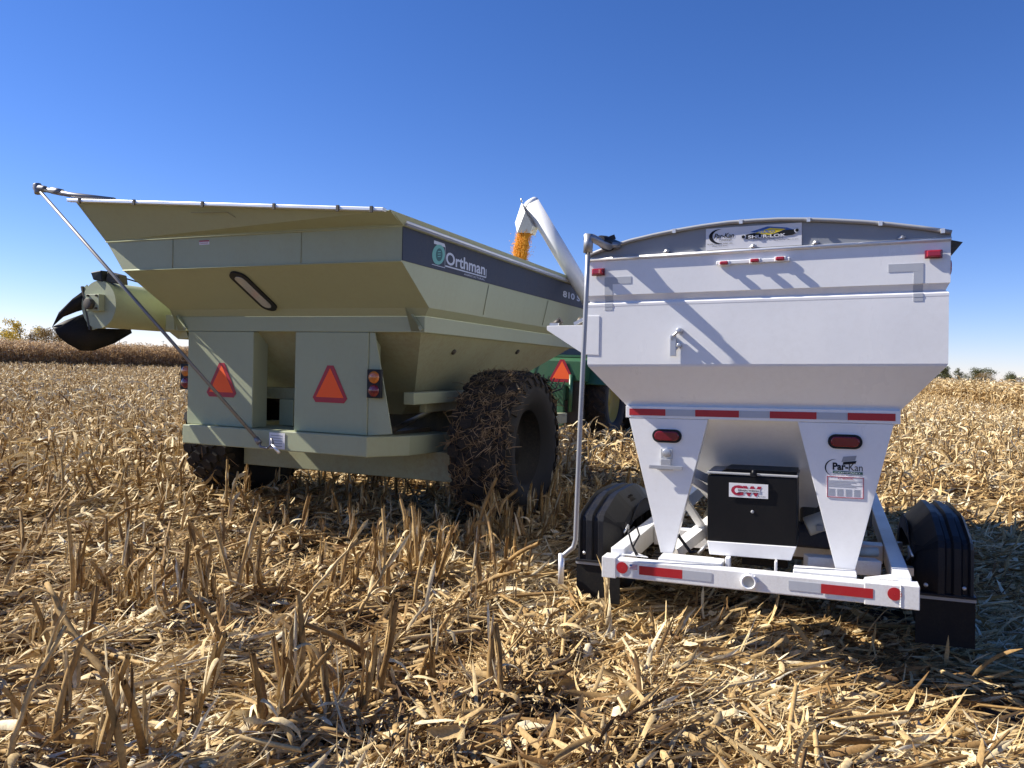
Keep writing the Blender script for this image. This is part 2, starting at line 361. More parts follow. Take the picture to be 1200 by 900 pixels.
def patchy(x, y):
    v = np.sin(2.3 * x + 1.7 * y + 1.0) * np.sin(1.9 * y - 2.9 * x + 2.0) + .6 * np.sin(5.1 * x + 3.0) * np.sin(4.7 * y + 1.2 * x) + .35 * np.sin(11 * x + 7 * y) * np.sin(9 * y - 5 * x)
    return v
def residue(name, n, d0, d1, lmin, lmax, wmin, wmax, zmax, label, segs=4, crease=.25, elev=.25, up=.12, half=.74, cs=1.0, al=.55, lie=.5):
    x, y = sector(n, d0, d1, half)
    fur = np.cos(2 * PI * (x * RD[0] + y * RD[1]) / .76) * (x < .35 * (y - 4) + .2) * (y < 10)
    bare = ((patchy(x, y) > .62) & (y < 16) & (RNG.uniform(0, 1, n) < .88)) | ((fur < -.25) & (RNG.uniform(0, 1, n) < .40)); x = x[~bare]; y = y[~bare]; n = len(x)
    z = gh(x, y) - .03 + RNG.uniform(0, 1, n) ** 1.3 * zmax
    Ls = RNG.uniform(0, 1, n) ** 1.6 * (lmax - lmin) + lmin
    W = RNG.uniform(0, 1, n) ** 1.5 * (wmax - wmin) + wmin
    el = RNG.normal(0, elev, n); upm = RNG.uniform(0, 1, n) < up; el = np.where(upm, RNG.uniform(.3, 1.2, n), el)
    # gentle preferred lie, changing slowly over the field
    right = np.clip((x - .45 * (y - 4)) / 1.0, 0, 1)
    pref = .40 + .95 * right + .55 * np.sin(x * 1.3 + 1.0) * np.cos(y * .9)
    yaw = np.where(RNG.uniform(0, 1, n) < al, pref + RNG.normal(0, lie, n), RNG.uniform(0, 6.28, n))
    r = np.clip(RNG.beta(1.9, 1.8, n) + .13 * np.sin(x * 2.1 + y * 1.3), 0, 1)
    S = strips(np.stack([x, y, z], -1), Ls, W, yaw, el, RNG.normal(-.32, cs, n), RNG.normal(0, .75, n), RNG.normal(0, 1.3, n), segs, crease, rnd=r)
    o = np_mesh(name, *S[:2], M['leaf'], S[2], smooth=False); o['label'] = label; o['category'] = 'crop residue'; o['kind'] = 'stuff'
    return o
NEAR = dict(crease=.28, segs=5)
residue('leaf_litter', 160000, 1.9, 7.5, .05, .38, .004, .029, .085, 'pale dry corn leaves and husks matted over the near ground', segs=5, crease=.22, half=.80, elev=.12, up=.012, cs=.42, al=.7, lie=.45)
residue('leaf_litter', 100000, 7.5, 17, .08, .42, .014, .045, .09, 'dry corn leaf litter around both machines', segs=3, crease=0, up=.05, cs=.6)
residue('leaf_litter', 120000, 17, 45, .12, .5, .02, .06, .12, 'straw coloured corn litter covering the middle of the field', segs=2, crease=0, up=.2)
residue('leaf_litter', 90000, 45, 95, .2, .6, .04, .10, .2, 'straw coloured corn litter over the far stubble', segs=2, crease=0, up=.3)
residue('straw_shreds', 130000, 1.9, 9, .03, .22, .002, .007, .095, 'thin bright shreds of chopped corn scattered over the near litter', segs=3, crease=0, up=.06, half=.80, cs=.5)
# big husks
def husks():
    n = 1800; x, y = sector(n, 2.0, 9, .8)
    z = gh(x, y) + RNG.uniform(.01, .075, n)
    S = strips(np.stack([x, y, z], -1), RNG.uniform(.09, .2, n), RNG.uniform(.028, .055, n), RNG.uniform(0, 6.28, n), RNG.normal(.05, .15, n), RNG.normal(-.2, .6, n), RNG.normal(0, .6, n), RNG.normal(0, .6, n), 6, .35, rnd=RNG.uniform(.3, .95, n))
    o = np_mesh('corn_husks', *S[:2], M['leaf'], S[2], smooth=True); o['label'] = 'wide cream corn husks scattered on top of the near litter'; o['category'] = 'crop residue'; o['kind'] = 'stuff'
husks()
def lying():
    n = 3600; x, y = sector(n, 2.0, 14, .8)
    z = gh(x, y) + RNG.uniform(0, .07, n)
    pref = 1.2 + .9 * np.sin(x * .9 + 1.0) * np.cos(y * .7)
    yaw = pref + RNG.normal(0, .6, n); el = RNG.normal(0, .12, n); L = RNG.uniform(.08, .6, n)
    d = np.stack([np.cos(el) * np.sin(yaw), np.cos(el) * np.cos(yaw), np.sin(el)], -1)
    P = np.stack([x, y, z], -1); r = RNG.uniform(.006, .013, n)
    V, Q, T, rr = tubes(P, P + d * L[:, None], r, r * .9, 6, ragged=.012)
    o = np_mesh('stalk_pieces', V, Q, M['stalk'], rr, smooth=False); o['label'] = 'broken pieces of corn stalk lying flat in the litter'; o['category'] = 'crop residue'; o['kind'] = 'stuff'
lying()

# standing stubble plants ----------------------------------------------------
def near_poly(px, poly, tol):
    px = np.asarray(px, float); best = np.full(len(px), 1e9)
    for a, b_ in zip(poly[:-1], poly[1:]):
        a = np.array(a); b_ = np.array(b_); ab = b_ - a; t = np.clip(((px - a) @ ab) / (ab @ ab), 0, 1)
        best = np.minimum(best, np.hypot(*(px - (a + t[:, None] * ab)).T))
    return best < tol
def row_points(d1, jit=.05):
    us = np.arange(-80, 80) * .76; vs = np.arange(0, d1 * 1.35, .17)
    U, Vv = np.meshgrid(us, vs, indexing='ij'); U = U.ravel() + RNG.normal(0, jit, U.size); Vv = Vv.ravel() + RNG.normal(0, .05, Vv.size)
    x = U * RD[0] + Vv * FD[0]; y = U * RD[1] + Vv * FD[1]
    return x, y
CARTO = np.array([-2.3206, 7.7042]); TRO = np.array([1.4424, 4.5287])
def local2(O, r, f, x, y): dx = x - O[0]; dy = y - O[1]; return dx * r[0] + dy * r[1], dx * f[0] + dy * f[1]
def allowed(x, y):
    a, b_ = local2(CARTO, (.923, -.385), (.385, .923), x, y)
    c, d = local2(TRO, (.925, -.379), (.380, .925), x, y)
    ok = np.ones(len(x), bool)
    ok &= ~((np.abs(a + 1.62) < .48) & (b_ > .7) & (b_ < 30)) & ~((np.abs(a - 1.88) < .45) & (b_ > .75) & (b_ < 30))   # wheel tracks of the cart
    ok &= ~((np.abs(a) < 3.2) & (b_ > 10.5) & (b_ < 18))
    ok &= ~((np.abs(c) < 1.4) & (d > -.6) & (d < 6.2))
    ok &= ~((a > -2.2) & (a < -1.1) & (b_ > -1.6) & (b_ < 1))
    return ok
X, Y = row_points(95)
dd = np.hypot(X, Y)
vis = (np.abs(X) < .78 * Y + .6) & (dd < 95)
X, Y, dd = X[vis], Y[vis], dd[vis]
ok = allowed(X, Y)
# the near right is driven flat; the near left keeps gaps
flat = (Y < 12) & (X > .35 * (Y - 6) + .35)
keep = RNG.uniform(0, 1, len(X))
ok &= ~(flat & (keep > .03)) & ~((Y < 5.2) & (X > -1.0) & (keep > .03)) & ~((Y < 7.5) & (X > .1) )
# driven strips either side of the row by the cart
a_, b_ = local2(CARTO, (.923, -.385), (.385, .923), X, Y)
ok &= ~((Y < 9.5) & (keep > .80))
ok &= ~((Y < 7.5) & (Y > 3.9) & (X < -.6) & (keep > .34) & (RNG.uniform(0, 1, len(X)) < .8))
ok &= ~((Y > 30) & (keep > .75))
ok &= ~((Y < 4.7) & (keep > .25))
ok &= ~((X > .35 * Y) & (Y > 12) & (Y < 60) & (keep > .55))
# standing corn strips have their own plants
def in_right_corn(x, y): # strip edge from (28,42) to (38,71)
    e0 = np.array([28.1, 42.2]); e1 = np.array([37.8, 71.3]); d = (e1 - e0) / np.hypot(*(e1 - e0)); nrm = np.array([d[1], -d[0]])
    s = (x - e0[0]) * nrm[0] + (y - e0[1]) * nrm[1]; return s > 0
ok &= ~in_right_corn(X, Y)
X, Y, dd = X[ok], Y[ok], dd[ok]
# plants seen standing in small groups close to the camera
extra = [(-2.93, 5.2), (-2.98, 5.3), (-2.93, 5.47), (-2.57, 5.11), (-2.5, 5.15), (-2.42, 5.0), (-2.35, 5.05), (-2.07, 4.82), (-2.03, 4.9), (-1.98, 5.0), (-1.91, 4.97),
         (-1.83, 5.44), (-1.86, 5.3), (-1.75, 5.35), (-1.7, 5.5), (-1.62, 5.4),
         (-1.9, 3.15), (-1.62, 3.12), (-1.45, 3.2), (-1.4, 3.3), (-1.02, 3.3), (-.98, 3.38), (-.95, 3.45), (-.80, 3.5), (-.74, 3.6), (-.67, 3.6), (-.62, 3.75), (-.5, 3.9), (-.43, 4.0),
         (-.05, 3.78), (.0, 3.72), (-2.3, 3.9), (-2.4, 4.1)]
for t in np.linspace(0, 1, 26):
    extra.append((-1.12 + 1.62 * t + random.gauss(0, .07), 5.45 + 3.3 * t + random.gauss(0, .05)))
    if random.random() < .6: extra.append((-.95 + 1.55 * t + random.gauss(0, .1), 5.25 + 3.1 * t))
extra += [(a + random.gauss(0, .045), b_ + random.gauss(0, .05)) for a, b_ in extra if random.random() < .55]
E_ = np.array(extra)
X = np.concatenate([E_[:, 0], X]); Y = np.concatenate([E_[:, 1], Y]); pri = np.concatenate([np.zeros(len(E_)), np.hypot(X[len(E_):], Y[len(E_):])])
order = np.argsort(pri, kind='stable'); X, Y = X[order], Y[order]; D = np.hypot(X, Y)
NI = 280
ni = min(NI, int((D < 14).sum()) + len(E_))

# individual stubble stalks (mesh variants, copied)
def stub_variant(h, lean, leafn, seed):
    rg = np.random.default_rng(seed)
    mb = MB(); pts = []; rs = []; k = 7
    for i in range(k + 1):
        t = i / k; tt = t if seed % 3 else t * t; pts.append((lean[0] * tt * h + .006 * math.sin(5 * t + seed), lean[1] * tt * h, h * t - .05)); rs.append((.0155 - .0035 * t) * (1.18 if i in (2, 5) else 1))
    mb.tube(pts, rs, 'stalk', 8, cap=False)
    # ragged splinters at the cut top
    for q in range(3):
        a = q * 2.1 + seed; p = Vector(pts[-1]); ox, oy = math.cos(a) * .008, math.sin(a) * .008
        mb.add([p + Vector((ox, oy, -.01)), p + Vector((ox * 1.0 - oy * .9, oy + ox * .9, -.01)), p + Vector((ox * 1.3, oy * 1.3, .02 + .03 * rg.random()))], [(0, 1, 2)], 'stalk')
    root = mb.build('corn_stub', recalc=False)
    at = root.data.attributes.new('rnd', 'FLOAT', 'POINT')
    zz = np.array([v.co.z for v in root.data.vertices]); at.data.foreach_set('value', np.clip(rg.uniform(.15, .7) + .25 * np.sin(zz * 30 + seed) * .6, 0, 1).astype(np.float32))
    n = leafn; f = rg.uniform(.05, .95, n); pos = np.stack([lean[0] * f * h + rg.normal(0, .009, n), lean[1] * f * h + rg.normal(0, .009, n), f * h - .05], -1)
    sh = np.arange(n) % 4 != 3
    el = np.where(sh, rg.uniform(1.42, 1.66, n), rg.uniform(.2, 1.2, n)); cu = np.where(sh, rg.normal(0, .12, n), -rg.uniform(1.2, 2.8, n))
    pos[:, 2] = np.where(sh, np.minimum(pos[:, 2], h * .45), pos[:, 2])
    S = strips(pos, np.where(sh, rg.uniform(.10, .24, n), rg.uniform(.10, .26, n)), np.where(sh, rg.uniform(.010, .022, n), rg.uniform(.012, .032, n)), rg.uniform(0, 6.28, n), el, cu, rg.normal(0, .5, n), rg.normal(0, 1.2, n), 6, .3, rnd=np.clip(rg.beta(2, 2, n), 0, 1))
    lf = np_mesh('dry_leaf', *S[:2], M['leaf'], S[2], parent=root)
    return root, lf
variants = []
for i in range(14):
    h = [.40, .50, .26, .54, .42, .32, .56, .30, .44, .50, .36, .22, .50, .34][i]
    le = random.uniform(-.22, .22); l2 = random.uniform(-.25, .25)
    if i in (1, 4, 5, 9, 12): le *= 3.6; l2 *= 2.5
    variants.append(stub_variant(h, (le, l2), random.choice([9, 11, 13, 15]), i + 3))
used = [False] * len(variants)
rowlab = {
    'l': ('dry cut corn stalk standing in the dense stubble left of the grain cart', 'corn stubs standing in the field left of the cart'),
    'c': ('dry cut corn stalk in the row running up to the big right cart tyre', 'corn stubs in the row before the big tyre'),
    'n': ('short cut corn stalk sticking out of the litter nearest the camera', 'corn stubs in the near foreground'),
    'm': ('sunlit dry corn stalk in the clumps before the left cart tyre', 'corn stubs in the clumps before the left tyre'),
    'r': ('cut corn stalk standing between the big cart tyre and the white trailer', 'corn stubs between tyre and trailer')}
for k in range(ni):
    vi = random.randrange(len(variants)); root, lf = variants[vi]
    if used[vi]:
        o = root.copy(); COL.objects.link(o); c = lf.copy(); COL.objects.link(c); c.parent = o
    else: o, used[vi] = root, True
    x, y = float(X[k]), float(Y[k])
    o.location = (x, y, float(gh(np.array([x]), np.array([y]))[0])); s = random.uniform(.8, 1.15); hs_ = random.uniform(.95, 1.3) if k < len(E_) else random.uniform(.8, 1.05); o.scale = (s, s, s * hs_)
    o.rotation_euler = (random.gauss(0, .16), random.gauss(0, .18), random.uniform(0, 6.28))
    if y < 4.3: key = 'n'
    elif x > .2 * (y - 5) - .1 and y > 8.2: key = 'r'
    elif x > -1.4 + .45 * (y - 5.4) - .25 and y < 9.2: key = 'c'
    elif y < 6.2: key = 'm'
    else: key = 'l'
    o['label'], o['group'] = rowlab[key]; o['category'] = 'corn stalk'
for vi, u in enumerate(used):
    if not u:
        for o in variants[vi][::-1]: bpy.data.objects.remove(o)

# torn leaves gathered round the foot of the nearest plants
kk = 14; m_ = kk * ni; Pb = np.repeat(np.stack([X[:ni], Y[:ni], gh(X[:ni], Y[:ni])], -1), kk, 0) + RNG.normal(0, 1, (m_, 3)) * np.array([.055, .055, .0]); Pb[:, 2] += RNG.uniform(-.02, .10, m_)
S = strips(Pb, RNG.uniform(.08, .30, m_), RNG.uniform(.008, .032, m_), RNG.uniform(0, 6.28, m_), RNG.uniform(-.05, .75, m_), RNG.normal(-.9, .8, m_), RNG.normal(0, .7, m_), RNG.normal(0, 1.2, m_), 5, .25, rnd=np.clip(RNG.beta(2.2, 1.7, m_), 0, 1))
o = np_mesh('stubble_leaves', *S[:2], M['leaf'], S[2]); o['label'] = 'torn dry leaves gathered round the feet of the nearest corn stalks'; o['category'] = 'stubble'; o['kind'] = 'stuff'

def long_stalk(pts, r, label, leaves=5, seed=1, rv=.6):
    rg = np.random.default_rng(seed); mb = MB(); P = [Vector(p) for p in pts]
    Q_ = []
    for a, b2 in zip(P[:-1], P[1:]):
        for i in range(4): Q_.append(a.lerp(b2, i / 4) + Vector((random.gauss(0, .004), random.gauss(0, .004), random.gauss(0, .004))))
    Q_.append(P[-1]); nq = len(Q_)
    mb.tube(Q_, [r * (1 - .35 * i / nq) * (1.18 if i % 4 == 2 else 1) for i in range(nq)], 'stalk', 9)
    o = mb.build('broken_corn_stalk'); at = o.data.attributes.new('rnd', 'FLOAT', 'POINT'); at.data.foreach_set('value', np.clip(rg.normal(rv, .1, len(o.data.vertices)), 0, 1).astype(np.float32))
    o['label'] = label; o['category'] = 'corn stalk'
    n = leaves; idx = rg.integers(0, nq - 1, n); pos = np.array([Q_[i] for i in idx])
    dr = np.array(P[-1] - P[0]); yw = math.atan2(dr[0], dr[1]); el0 = math.atan2(dr[2], math.hypot(dr[0], dr[1]))
    S = strips(pos, rg.uniform(.12, .32, n), rg.uniform(.015, .035, n), yw + rg.normal(0, .5, n), el0 + rg.normal(0, .3, n), rg.normal(-.8, .6, n), rg.normal(0, 1, n), rg.normal(0, 1, n), 6, .3, rnd=rg.uniform(.3, .9, n))
    np_mesh('dry_leaf', *S[:2], M['leaf'], S[2], parent=o)
long_stalk([(-1.95, 3.0, -.02), (-1.92, 3.08, .25), (-1.83, 3.2, .52)], .013, 'long grey corn stalk leaning right at the lower left corner', 6, 1, .75)
long_stalk([(-1.98, 3.85, .02), (-2.2, 3.95, .18), (-2.45, 4.1, .42)], .019, 'thick bent corn stalk leaning left in the left foreground', 7, 2, .5)
long_stalk([(-1.38, 4.75, .0), (-1.2, 4.85, .22), (-.98, 5.05, .50)], .012, 'slim pale corn stalk leaning right before the gap under the cart', 4, 3, .8)
long_stalk([(-.62, 5.2, .0), (-.58, 5.25, .3), (-.56, 5.3, .48)], .013, 'upright corn stalk just left of the row leading to the right tyre', 6, 4, .5)
long_stalk([(-.95, 4.9, .0), (-.85, 4.95, .2), (-.72, 5.05, .42)], .012, 'corn stalk tilted right in front of the row to the right tyre', 5, 5, .6)
long_stalk([(-2.75, 7.6, .02), (-2.73, 7.6, .3), (-2.68, 7.62, .52)], .013, 'tall stalk standing against the inner side of the left cart tyre', 5, 6, .7)
long_stalk([(-3.05, 7.2, .0), (-3.02, 7.22, .3), (-2.98, 7.25, .44)], .012, 'stalk standing in front of the left cart tyre tread', 5, 7, .7)
long_stalk([(-2.6, 5.9, .02), (-2.2, 6.1, .15), (-1.75, 6.3, .30)], .012, 'long stalk lying at a slant below the left tyre', 5, 8, .6)
long_stalk([(.66, 4.9, .02), (.655, 4.92, .15), (.64, 4.92, .30)], .011, 'straggly stalk beside the tarp crank handle', 5, 9, .7)
long_stalk([(2.5, 2.75, .02), (2.52, 2.8, .1), (2.42, 2.95, .26)], .007, 'thin curved stalk in the lower right litter', 3, 10, .7)

# the remaining stubble as stuff
Xr, Yr = X[ni:], Y[ni:]; Dr = np.hypot(Xr, Yr); n = len(Xr)
for lo, hi, seg, nl, ls, lab in ((0, 24, 6, 7, 4, 'dense standing corn stubble with hanging leaves beyond the nearest stalks'), (24, 50, 4, 6, 3, 'standing corn stubble in the middle distance'), (50, 96, 3, 3, 2, 'far corn stubble reaching to the standing corn')):
    mk = (Dr >= lo) & (Dr < hi); x, y = Xr[mk], Yr[mk]; k = len(x)
    if not k: continue
    h = RNG.uniform(.28, .55, k); z = gh(x, y) - .04
    B = np.stack([x, y, z], -1); T = B + np.stack([RNG.normal(0, .07, k), RNG.normal(0, .07, k), h], -1)
    rad = RNG.uniform(.010, .015, k) * (1 if lo < 24 else 1.25)
    V1, Q1, T1, r1 = tubes(B, T, rad, rad * .8, seg, ragged=.02)
    o = np_mesh('corn_stubble', V1, Q1, M['stalk'], r1); o['label'] = lab; o['category'] = 'stubble'; o['kind'] = 'stuff'
    m_ = nl * k; f = RNG.uniform(.1, 1, m_); Bi = np.repeat(B, nl, 0); Ti = np.repeat(T, nl, 0); P = Bi + (Ti - Bi) * f[:, None] + RNG.normal(0, .015, (m_, 3))
    S = strips(P, RNG.uniform(.12, .42, m_), RNG.uniform(.02, .045, m_) * (1 if lo < 24 else 1.3), RNG.uniform(0, 6.28, m_), RNG.uniform(.2, 1.5, m_), -RNG.uniform(.3, 2.6, m_), RNG.normal(0, .6, m_), RNG.normal(0, 1.2, m_), ls, 0, rnd=np.clip(RNG.beta(2.7, 1.45 if lo < 24 else 1.15, m_), 0, 1))
    o = np_mesh('stubble_leaves', *S[:2], M['leaf'], S[2]); o['label'] = lab.replace('standing corn stubble', 'leaves on standing corn stubble').replace('far corn', 'leaves on far corn'); o['category'] = 'stubble'; o['kind'] = 'stuff'

# standing (unharvested) corn --------------------------------------------------
def corn_rows(x, y, hgt, name, label, mt='standing'):
    k = len(x); z = np.full(k, -.05); h = RNG.normal(hgt, .17, k) + .12 * np.sin(x * .35) * np.sin(x * .13 + 1)
    B = np.stack([x, y, z], -1); T = B + np.stack([RNG.normal(0, .06, k), RNG.normal(0, .06, k), h], -1)
    V1, Q1, T1, r1 = tubes(B, T, np.full(k, .016), np.full(k, .007), 3)
    nl = 9; m_ = nl * k; f = RNG.uniform(.08, 1, m_) ; Bi = np.repeat(B, nl, 0); Ti = np.repeat(T, nl, 0); P = Bi + (Ti - Bi) * f[:, None]
    S = strips(P, RNG.uniform(.3, .65, m_), RNG.uniform(.05, .10, m_), RNG.uniform(0, 6.28, m_), RNG.uniform(.5, 1.4, m_), -RNG.uniform(1.2, 3.0, m_), RNG.normal(0, .4, m_), RNG.normal(0, 1, m_), 3, 0,
               rnd=np.clip(.15 + .55 * f + RNG.normal(0, .18, m_), 0, 1))
    V, Q, r = cat([(V1, Q1, r1), S]); o = np_mesh(name, V, Q, M[mt], r); o['label'] = label; o['category'] = 'corn field'; o['kind'] = 'stuff'
px_, py_ = [], []
for rrow in range(12):
    n = 620; t = np.linspace(-.5, 1.9, n)
    x = -42.07 + 11.64 * t + RNG.normal(0, .06, n) - .57 * rrow * .76; y = 63.4 + 8.05 * t + RNG.normal(0, .06, n) + .82 * rrow * .76
    px_.append(x); py_.append(y)
corn_rows(np.concatenate(px_), np.concatenate(py_), 2.02, 'standing_corn', 'band of brown standing corn along the far left edge of the stubble')
px_, py_ = [], []
for rrow in range(14):
    n = 520; t = np.linspace(-.55, 2.4, n)
    x = 28.1 + 9.7 * t + RNG.normal(0, .06, n) + .95 * rrow * .76; y = 42.2 + 29.1 * t + RNG.normal(0, .06, n) - .32 * rrow * .76
    px_.append(x); py_.append(y)
corn_rows(np.concatenate(px_), np.concatenate(py_), 1.40, 'standing_corn', 'block of pale standing corn at the right edge of the field', 'leaf')

# hills ---------------------------------------------------------------------
def hills():
    m = paint('far_hill', (.10, .10, .085), .9, dirt=.3, bump=0)
    xs = np.linspace(-3200, 600, 90); V = []; 
    for j, (yy, k) in enumerate(((1500, 0), (1750, .7), (2100, 1), (2600, .6), (3200, 0))):
        for x in xs: V.append((x, yy, -1 + k * (7 + 9 * math.exp(-((x + 1050) / 300) ** 2) + 3 * math.sin(x / 170) + 2 * math.sin(x / 61 + j))))
    nx = len(xs); Q = [(j * nx + i, j * nx + i + 1, (j + 1) * nx + i + 1, (j + 1) * nx + i) for j in range(4) for i in range(nx - 1)]
    o = np_mesh('hills', np.array(V, float), np.array(Q), m, smooth=True); o['kind'] = 'structure'
hills()

# trees ---------------------------------------------------------------------
def ground_pt(px, dist):
    return ((px - 600) / 905 * dist, dist)
def tree(px, dist, h, wdt, mat, label, n=2200, trunk=.35, open_=.5, name='tree', cat_='tree', seed=0):
    rg = np.random.default_rng(seed + 50); x, y = ground_pt(px, dist)
    e = thing(name, (x, y, 0), label, cat_, 'trees on the horizon')
    mb = MB(); tips = []
    def br(p, d, L, r, lv):
        q = p + d * L; mb.tube([p, (p + q) / 2 + Vector(rg.normal(0, .06 * L, 3)), q], [r, r * .8, r * .55], 'bark', 6)
        if lv == 0: tips.append(q); return
        for i in range(3 if lv > 1 else 3):
            nd = (d + Vector(rg.normal(0, .55, 3)) + Vector((0, 0, .15))).normalized(); nd.x *= 1 + .25 * (wdt / h); br(q, nd.normalized(), L * rg.uniform(.6, .85), r * .55, lv - 1)
        tips.append(q)
    br(Vector((0, 0, -.3)), Vector((rg.normal(0, .05), 0, 1)).normalized(), h * trunk, h * .03, 3)
    mb.build('trunk', e, recalc=False)
    T = np.array([list(t) for t in tips]); T[:, 2] = np.clip(T[:, 2], h * .25, None)
    s = (h - .06 * h) / T[:, 2].max(); T[:, 2] *= s; sx = (wdt / 2) / max(np.abs(T[:, 0]).max(), .1); T[:, 0] *= sx; T[:, 1] *= sx
    n = int(n * 1.8); pick = T[rg.integers(0, len(T), n)].copy(); lowm = rg.uniform(0, 1, n) < .4; pick[:, 2] = np.where(lowm, pick[:, 2] * rg.uniform(.15, .9, n), pick[:, 2])
    P = pick + rg.normal(0, 1, (n, 3)) * np.array([wdt * .07, wdt * .07, h * .055]) * (1.3 - open_ * .5)
    P[:, 2] = np.clip(P[:, 2], h * .08, h * 1.02)
    clump = rg.uniform(0, 1, len(T)); 
    S = strips(P, rg.uniform(.025, .06, n) * h, rg.uniform(.02, .045, n) * h, rg.uniform(0, 6.28, n), rg.uniform(-1.2, 1.2, n), rg.normal(0, .8, n), rg.normal(0, 1, n), rg.normal(0, 1, n), 2, 0, rnd=rg.beta(2, 2, n))
    np_mesh('crown', *S[:2], M[mat], S[2], parent=e)
tree(29, 240, 10.0, 9.5, 'leaf_yellow', 'tallest yellow leaved tree on the far left horizon', 900, seed=1, open_=1, trunk=.3)
tree(8, 250, 7.0, 6.0, 'leaf_olive', 'bare grey green tree at the left edge of the photo', 700, seed=2, open_=1)
tree(14, 235, 5.2, 8.0, 'leaf_yellow', 'low golden bush left of the tallest yellow tree', 700, trunk=.2, seed=3)
tree(42, 238, 7.4, 5.5, 'leaf_rust', 'brownish tree just right of the tallest yellow tree', 800, trunk=.25, seed=4)
tree(53, 245, 7.8, 7, 'leaf_rust', 'russet tree behind the tip of the auger spout', 1100, trunk=.22, seed=5)
tree(64, 240, 7.2, 7, 'leaf_rust', 'orange brown tree below the auger spout', 1100, trunk=.22, seed=6)
tree(74, 242, 5.0, 6, 'leaf_olive', 'low dull bush under the black auger spout', 600, trunk=.2, seed=7)
tree(1098, 230, 6.0, 7.5, 'leaf_olive', 'dark green tree tucked against the corner of the white hopper', 1600, trunk=.22, seed=8)
tree(1112, 232, 5.6, 4.5, 'leaf_olive', 'rounded green tree second from the white hopper', 1300, trunk=.22, seed=9)
tree(1123, 234, 5.2, 2.6, 'leaf_olive', 'narrow upright tree right of the rounded green tree', 700, trunk=.2, seed=10)
tree(1136, 238, 3.9, 5, 'leaf_olive', 'small dark bushy tree left of the widest right hand tree', 900, trunk=.2, seed=11)
tree(1154, 236, 5.6, 8.5, 'leaf_olive', 'widest green tree on the right horizon', 2000, trunk=.22, seed=12)
tree(1150, 228, 4.2, 6, 'leaf_rust', 'rust coloured bush in front of the widest right hand tree', 800, trunk=.2, seed=13)
tree(1178, 240, 4.9, 4.5, 'leaf_olive', 'pointed grey green tree near the right edge', 1000, trunk=.22, seed=14)
tree(1192, 242, 4.0, 7, 'leaf_olive', 'low broad tree at the right edge of the photo', 1300, trunk=.2, seed=15)
tree(1212, 242, 4.2, 7, 'leaf_olive', 'olive tree beyond the right edge', 900, trunk=.2, seed=16)
tree(218, 420, 4.6, 16, 'leaf_olive', 'distant tree clump between the auger and the cart', 700, trunk=.2, seed=17)
def upole(px, dist, h, label):
    x, y = ground_pt(px, dist); e = thing('utility_pole', (x, y, 0), label, 'utility pole', 'utility poles on the horizon')
    mb = MB(); mb.tube([(0, 0, -.5), (0, 0, h)], [.22, .15], 'pole_wood', 8); mb.build('pole', e)
    mb = MB(); mb.box(-1.3, 1.3, -.08, .08, h - .8, h - .6, 'pole_wood'); mb.build('crossarm', e)
upole(139, 560, 12, 'faint utility pole on the horizon nearest the black auger spout')
upole(147, 640, 9, 'second faint utility pole right of the first')
upole(190, 600, 10, 'utility pole on the horizon right of the crank rod')
# ============================================================ grain cart
CART = frame_empty('grain_cart', (-2.3205, 7.7042, .96996), (.92293, -.38478, .0120), (.38482, .92299, -.00097), (-.01071, .00552, .99993),
                   'large sage green grain cart with dark side stripe and two orange triangles', 'grain cart')
def shell(mb, rings, mat, thick=None):
    """rings: list of lists of 4 corners, lofted"""
    n = len(rings[0])
    vs = [p for r in rings for p in r]
    mb.add(vs, [(i * n + k, i * n + (k + 1) % n, (i + 1) * n + (k + 1) % n, (i + 1) * n + k) for i in range(len(rings) - 1) for k in range(n)], mat)
L2 = 5.2
mb = MB()
# corner order: rear-left, rear-right, front-right, front-left
bandB = [(-1.40, -.65, 1.51), (1.77, -.65, 1.51), (1.77, L2, 1.51), (-1.40, L2, 1.51)]
bandT = [(-1.63, -.65, 1.80), (1.77, -.65, 1.80), (1.77, L2, 1.80), (-1.63, L2, 1.80)]
low = [(-1.39, -.07, 1.17), (1.72, -.07, 1.17), (1.72, 4.55, 1.17), (-1.39, 4.55, 1.17)]
low2 = [(-1.37, 0.002, 1.10), (1.64, 0.002, 1.10), (1.64, 4.45, 1.10), (-1.37, 4.45, 1.10)]
shell(mb, [low2, low, bandB, bandT], 'green')
inn = [(-1.60, -.62, 1.80), (1.74, -.62, 1.80), (1.74, L2 - .03, 1.80), (-1.60, L2 - .03, 1.80)]
inb = [(-1.36, -.02, 1.15), (1.69, -.02, 1.15), (1.69, 4.5, 1.15), (-1.36, 4.5, 1.15)]
shell(mb, [bandT, inn, inb], 'green')
hop = mb.build('hopper', CART)
# rolled lip along the lower edge of the band, weld seams
mb = MB()
mb.tube([(-1.63, -.655, 1.802), (1.775, -.655, 1.802)], .011, 'green', 6); mb.tube([(-1.4, -.652, 1.51), (1.772, -.652, 1.51)], .007, 'green', 6)
mb.build('weld_seam', hop)
